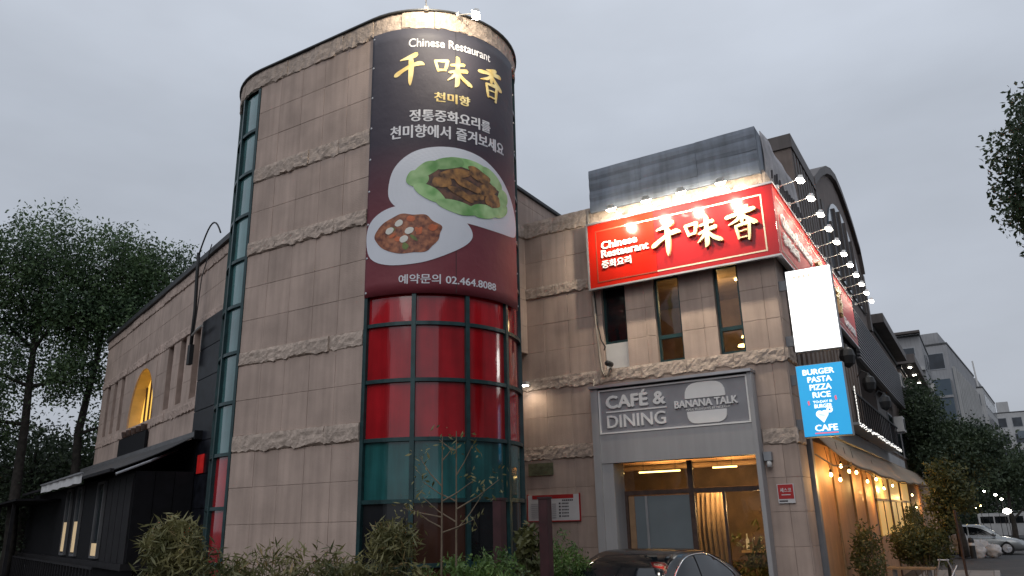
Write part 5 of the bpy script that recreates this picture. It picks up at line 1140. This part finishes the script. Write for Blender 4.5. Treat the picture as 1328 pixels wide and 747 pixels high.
    for sg in (1, -1):
        xm = (xa + xb) / 2 + .05
        for nm, qa, qb in (('rear_side_window', xa, xm - .03), ('front_side_window', xm + .03, xb)):
            patch(nm, shade_glass, qa, qb, (lambda x: sg * .955), (lambda x: sg * min(.95, top_(x))), .008)
        mb = MB(); mb.tube([G(x, sg * min(.952, top_(x) - .012), .012) for x in np.linspace(xa, xb, 30)], .011, 5); mb.tube([G(x, sg * .962, .012) for x in np.linspace(xa, xb, 20)], .011, 5)
        mb.build('window_trim', 'chrome', t, smooth=True, local=True)
        mr_ = MB(); mr_.lathe([(.02, -.1), (.085, -.07), (.10, .02), (.06, .09)], 10, (x_ws[0] - .35, sg * (hw + .07), belt + .07), 'y'); mr_.build('mirror', paint, t, smooth=True, local=True)
        for xh in (.35, -.6): MB().box(xh - .1, xh + .1, sg * hw * .985 - .012, sg * hw * .985 + .02 * sg + .012, belt - .17, belt - .14).build('door_handle', 'chrome', t, local=True)
        MB().add([(hl - .42, sg * hw * .60, .66), (hl - .10, sg * hw * .58, .60), (hl - .10, sg * hw * .60, .72), (hl - .42, sg * hw * .95, .66), (hl - .16, sg * hw * .85, .60), (hl - .40, sg * hw * .92, .75)], [(0, 1, 2), (1, 4, 5, 2), (3, 4, 1, 0), (0, 2, 5, 3), (3, 5, 4)]).build('headlight', 'lens', t, local=True)
        MB().box(-hl - .01, -hl + .25, sg * hw * .76 - .14, sg * hw * .76 + .14, .74, .90).build('tail_light', 'tail', t, local=True)
        for xc in (hl - .92, -(hl - .95)):
            w_ = MB().lathe([(.20, -.105), (.31, -.10), (.335, -.06), (.335, .06), (.31, .10), (.20, .105)], 26, (xc, sg * (hw - .11), .335), 'y').build('wheel', 'tyre', t, smooth=False, local=True)
            mb = MB(); mb.lathe([(.05, -.02), (.06, .02)], 10, (xc, sg * (hw - .0), .335), 'y')
            mb.lathe([(.19, -.015), (.215, -.015), (.215, .015), (.19, .015)], 24, (xc, sg * (hw - .01), .335), 'y')
            for k in range(5):
                a = k * 1.2566; mb.tube([(xc, sg * hw, .335), (xc + .2 * math.cos(a), sg * (hw - .01), .335 + .2 * math.sin(a))], [.035, .028], 5)
            mb.build('rim', 'rim', w_, local=True)
    MB().box(hl - .03, hl + .012, -.5, .5, .46, .62).build('grille', 'trim', t, local=True)
    return t
sedan = [(-2.4, .82), (-2.25, .98), (-1.6, 1.03), (-.8, 1.0), (.9, .97), (1.3, .93), (2.0, .80), (2.3, .68), (2.4, .60)]
car('parked_sedan', 'black sedan with chrome window trim parked nose out before the cafe', (-4.5, 10.9, -.012), R(-94), 'car_black', sedan, x_ws=(1.12, .22), x_rw=(-1.15, -2.02), roofz=1.47)
wag = [(-2.2, .80), (-2.12, .98), (-1.5, 1.0), (-.8, .97), (.8, .93), (1.2, .89), (1.8, .78), (2.1, .66), (2.2, .58)]
car('parked_car', 'silver hatchback parked across the far end of the pavement', (-1.05, 50.6, -.43), R(3), 'car_silver', wag, L=4.4, Wd=1.76, x_ws=(1.15, .45), x_rw=(-1.6, -2.1), roofz=1.55)
vn = thing('parked_van', 'white minibus with dark windows parked far down the street', 'van', (.6, 76, -.43))
VP = rounded([(-2.1, .30, .15), (2.2, .30, .15), (2.25, .95, .2), (1.75, 1.25, .2), (1.35, 1.95, .25), (-2.1, 2.0, .15)])
MB().prism([(a + .9, b - .43) for a, b in VP], lambda a, b, d: (a, 76 + d, b), -.85, .85).build('body', 'white_paint', vn)
for a, b in ((-1.05, -.15), (-.05, .85), (.95, 1.9)): MB().box(a, b, 75.13, 75.148, .80, 1.33).build('side_window', 'car_glass', vn)
for x in (-.4, 2.2): MB().lathe([(.2, -.1), (.32, -.1), (.32, .1), (.2, .1)], 18, (x, 75.16, -.11), 'y').build('wheel', 'tyre', vn)

# ------------------------------------------------------------------ small things down the street
def bag(label, x, y, z, r, sq=.8):
    t = thing('rubbish_bag', label, 'bag', (x, y, gz(y)), 'white rubbish bags on the kerb'); mb = MB(); P = []
    us = np.linspace(0, 2 * math.pi, 19)[:-1]; vs = np.linspace(0, math.pi, 10)
    for v in vs:
        for u in us:
            d = Vector((math.sin(v) * math.cos(u), math.sin(v) * math.sin(u), math.cos(v))); k = r * (1 + .38 * noise.noise(d * 2.2 + Vector((x * 9, y, 0))) + .24 * noise.noise(d * 6 + Vector((x, 0, 3))))
            P.append((x + d.x * k, y + d.y * k, z + d.z * k * sq))
    mb.add(P, [(i * 18 + j, i * 18 + (j + 1) % 18, (i + 1) * 18 + (j + 1) % 18, (i + 1) * 18 + j) for i in range(9) for j in range(18)]); mb.build('sack', 'bag', t, smooth=True); MB().tube([(x, y, z + r * sq * .9), (x + .02, y, z + r * sq + .1)], [.05, .02], 6).build('knot', 'bag', t)
for i, (x, y, z, r) in enumerate([(-1.75, 46.2, .55, .42), (-1.2, 46.0, .25, .45), (-.8, 46.4, .2, .42), (-.35, 46.0, .05, .36), (-1.6, 46.0, .1, .42), (-1.0, 45.7, .0, .36)]):
    bag(['topmost', 'second from the left', 'middle', 'rightmost', 'bottom left', 'small front'][i] + ' white rubbish bag in the heap before the silver car', x, y, z - .13, r)
bo = thing('bollard', 'dark short bollard before the rubbish bags', 'bollard', (-1.15, 43, gz(43)))
MB().lathe([(.12, -.26), (.12, .55), (.10, .62), (.03, .66)], 12, (-1.15, 43, 0)).build('shaft', 'trim', bo); MB().lathe([(.125, .30), (.125, .42)], 12, (-1.15, 43, 0)).build('band', 'paper', bo)
pb = thing('bench', 'wooden slatted bench on the pavement under the shrubs', 'bench', (-2.0, 23.0, gz(23)))
for i in range(4): MB().box(-2.6, -1.5, 22.7 + i * .17, 22.84 + i * .17, .48, .52).build('seat_slat', 'slat', pb)
for x in (-2.45, -1.65): MB().box(x - .03, x + .03, 22.78, 23.27, -.07, .478).build('leg', 'steel', pb)
fr2 = thing('folding_frame', 'folded metal frame leaning beside the bench', 'frame', (-1.3, 22.5, gz(22)))
for a, b in (((-1.6, 22.5, -.06), (-1.35, 22.6, .75)), ((-.95, 22.5, -.06), (-1.2, 22.6, .75)), ((-1.4, 22.6, .72), (-1.15, 22.6, .72)), ((-1.5, 22.5, .3), (-1.0, 22.5, .3)), ((-1.35, 22.4, .0), (-1.0, 22.6, .6))): MB().tube([a, b], .018, 6).build('bar', 'alu', fr2)
pl_ = thing('sign_pole', 'thin dark pole standing beside the young tree', 'pole', (-.80, 22.0, gz(22)))
MB().tube([(-.80, 22, -.1), (-.82, 22, 1.9)], .03, 8).build('shaft', 'wood_brown', pl_); MB().lathe([(.05, -.1), (.06, -.06), (.03, 0)], 8, (-.80, 22, 0)).build('foot', 'trim', pl_)
lw = thing('garden_box', 'green planter box beside the cafe street panels', 'planter', (-2.3, 17.5, 0))
MB().box(-2.65, -2.05, 17.1, 18.0, 0, .55).build('box', mat('green_paint', (.02, .06, .025), .6, var=.15), lw); MB().box(-2.68, -2.02, 17.07, 18.03, .551, .60).build('rim', 'trim', lw)
for i, (x, y, z, r, c, lab) in enumerate([(.72, 60, 1.75, .24, 'bulb', 'large white street light glowing far down the road'), (.25, 58, 2.75, .09, 'bulb', 'small white street light above the large one'), (.55, 60, 2.5, .08, 'bulb', 'small white street light right above the minibus'), (-.62, 52, 2.1, .07, 'bulb_warm', 'warm far lamp at the end of the awning'), (-.9, 54, 2.0, .06, 'bulb_warm', 'warm far lamp left of the minibus'), (-1.55, 56, 1.95, .07, 'bulb_warm', 'warm far lamp above the silver car roof'), (-.35, 64, 3.1, .08, 'bulb', 'cool far lamp under the dark street tree')]):
    t = thing('far_street_light', lab, 'street light', (x, y, gz(y) - .13), 'far lights down the street')
    MB().lathe([(r * .2, -r * .7), (r, -r * .2), (r, r * .2), (r * .2, r * .7)], 12, (x, y, z)).build('globe', c, t, smooth=True); MB().tube([(x, y + .1, gz(y) - .13), (x, y + .1, z)], .018, 6).build('pole', 'trim', t)

# ------------------------------------------------------------------ buildings across the road behind the camera; they show as reflections in the panes
block('opposite_building', 'grey shop building across the street mirrored in the drum panes', 15, 27, -8, 40, 13.0, 'b_grey', 4, 0, front_cols=4)
block('opposite_building', 'brown building behind the camera mirrored in the left drum panes', -34, -13, -32, -18, 13.0, 'b_brown', 4, 5, front_cols=0)

for i, (x, y, z, lab) in enumerate(((-3.95, 16.1, .9, 'leafy potted plant inside the cafe window by the right jamb'), (-4.35, 16.6, .8, 'second potted plant deeper behind the right cafe pane'))):
    t = thing('potted_plant', lab, 'plant', (x, y, 0), 'plants in the cafe')
    MB().lathe([(.12, 0), (.17, .4), (.15, .41)], 14, (x, y, 0)).build('pot', 'wood_brown', t)
    V, F = leaf_cloud(RNG.normal(size=(60, 3)) * np.array([.2, .2, .32]) + np.array([x, y, z]), .06, 6, .16, .25, 0, .6); np_mesh('leaves', V, F, 'leaf_warm', t)
    MB().tube([(x, y, .38), (x, y, z + .2)], .015, 6).build('stem', 'twig', t)

def swing(root, corner, ang):
    c = Vector((*corner, 0)); root.location = c + Matrix.Rotation(ang, 3, 'Z') @ (root.location - c); root.rotation_euler[2] = ang
swing(b2, (-1.35, 95), R(-4.5)); swing(b3, (1.6, 128), R(-4.0))
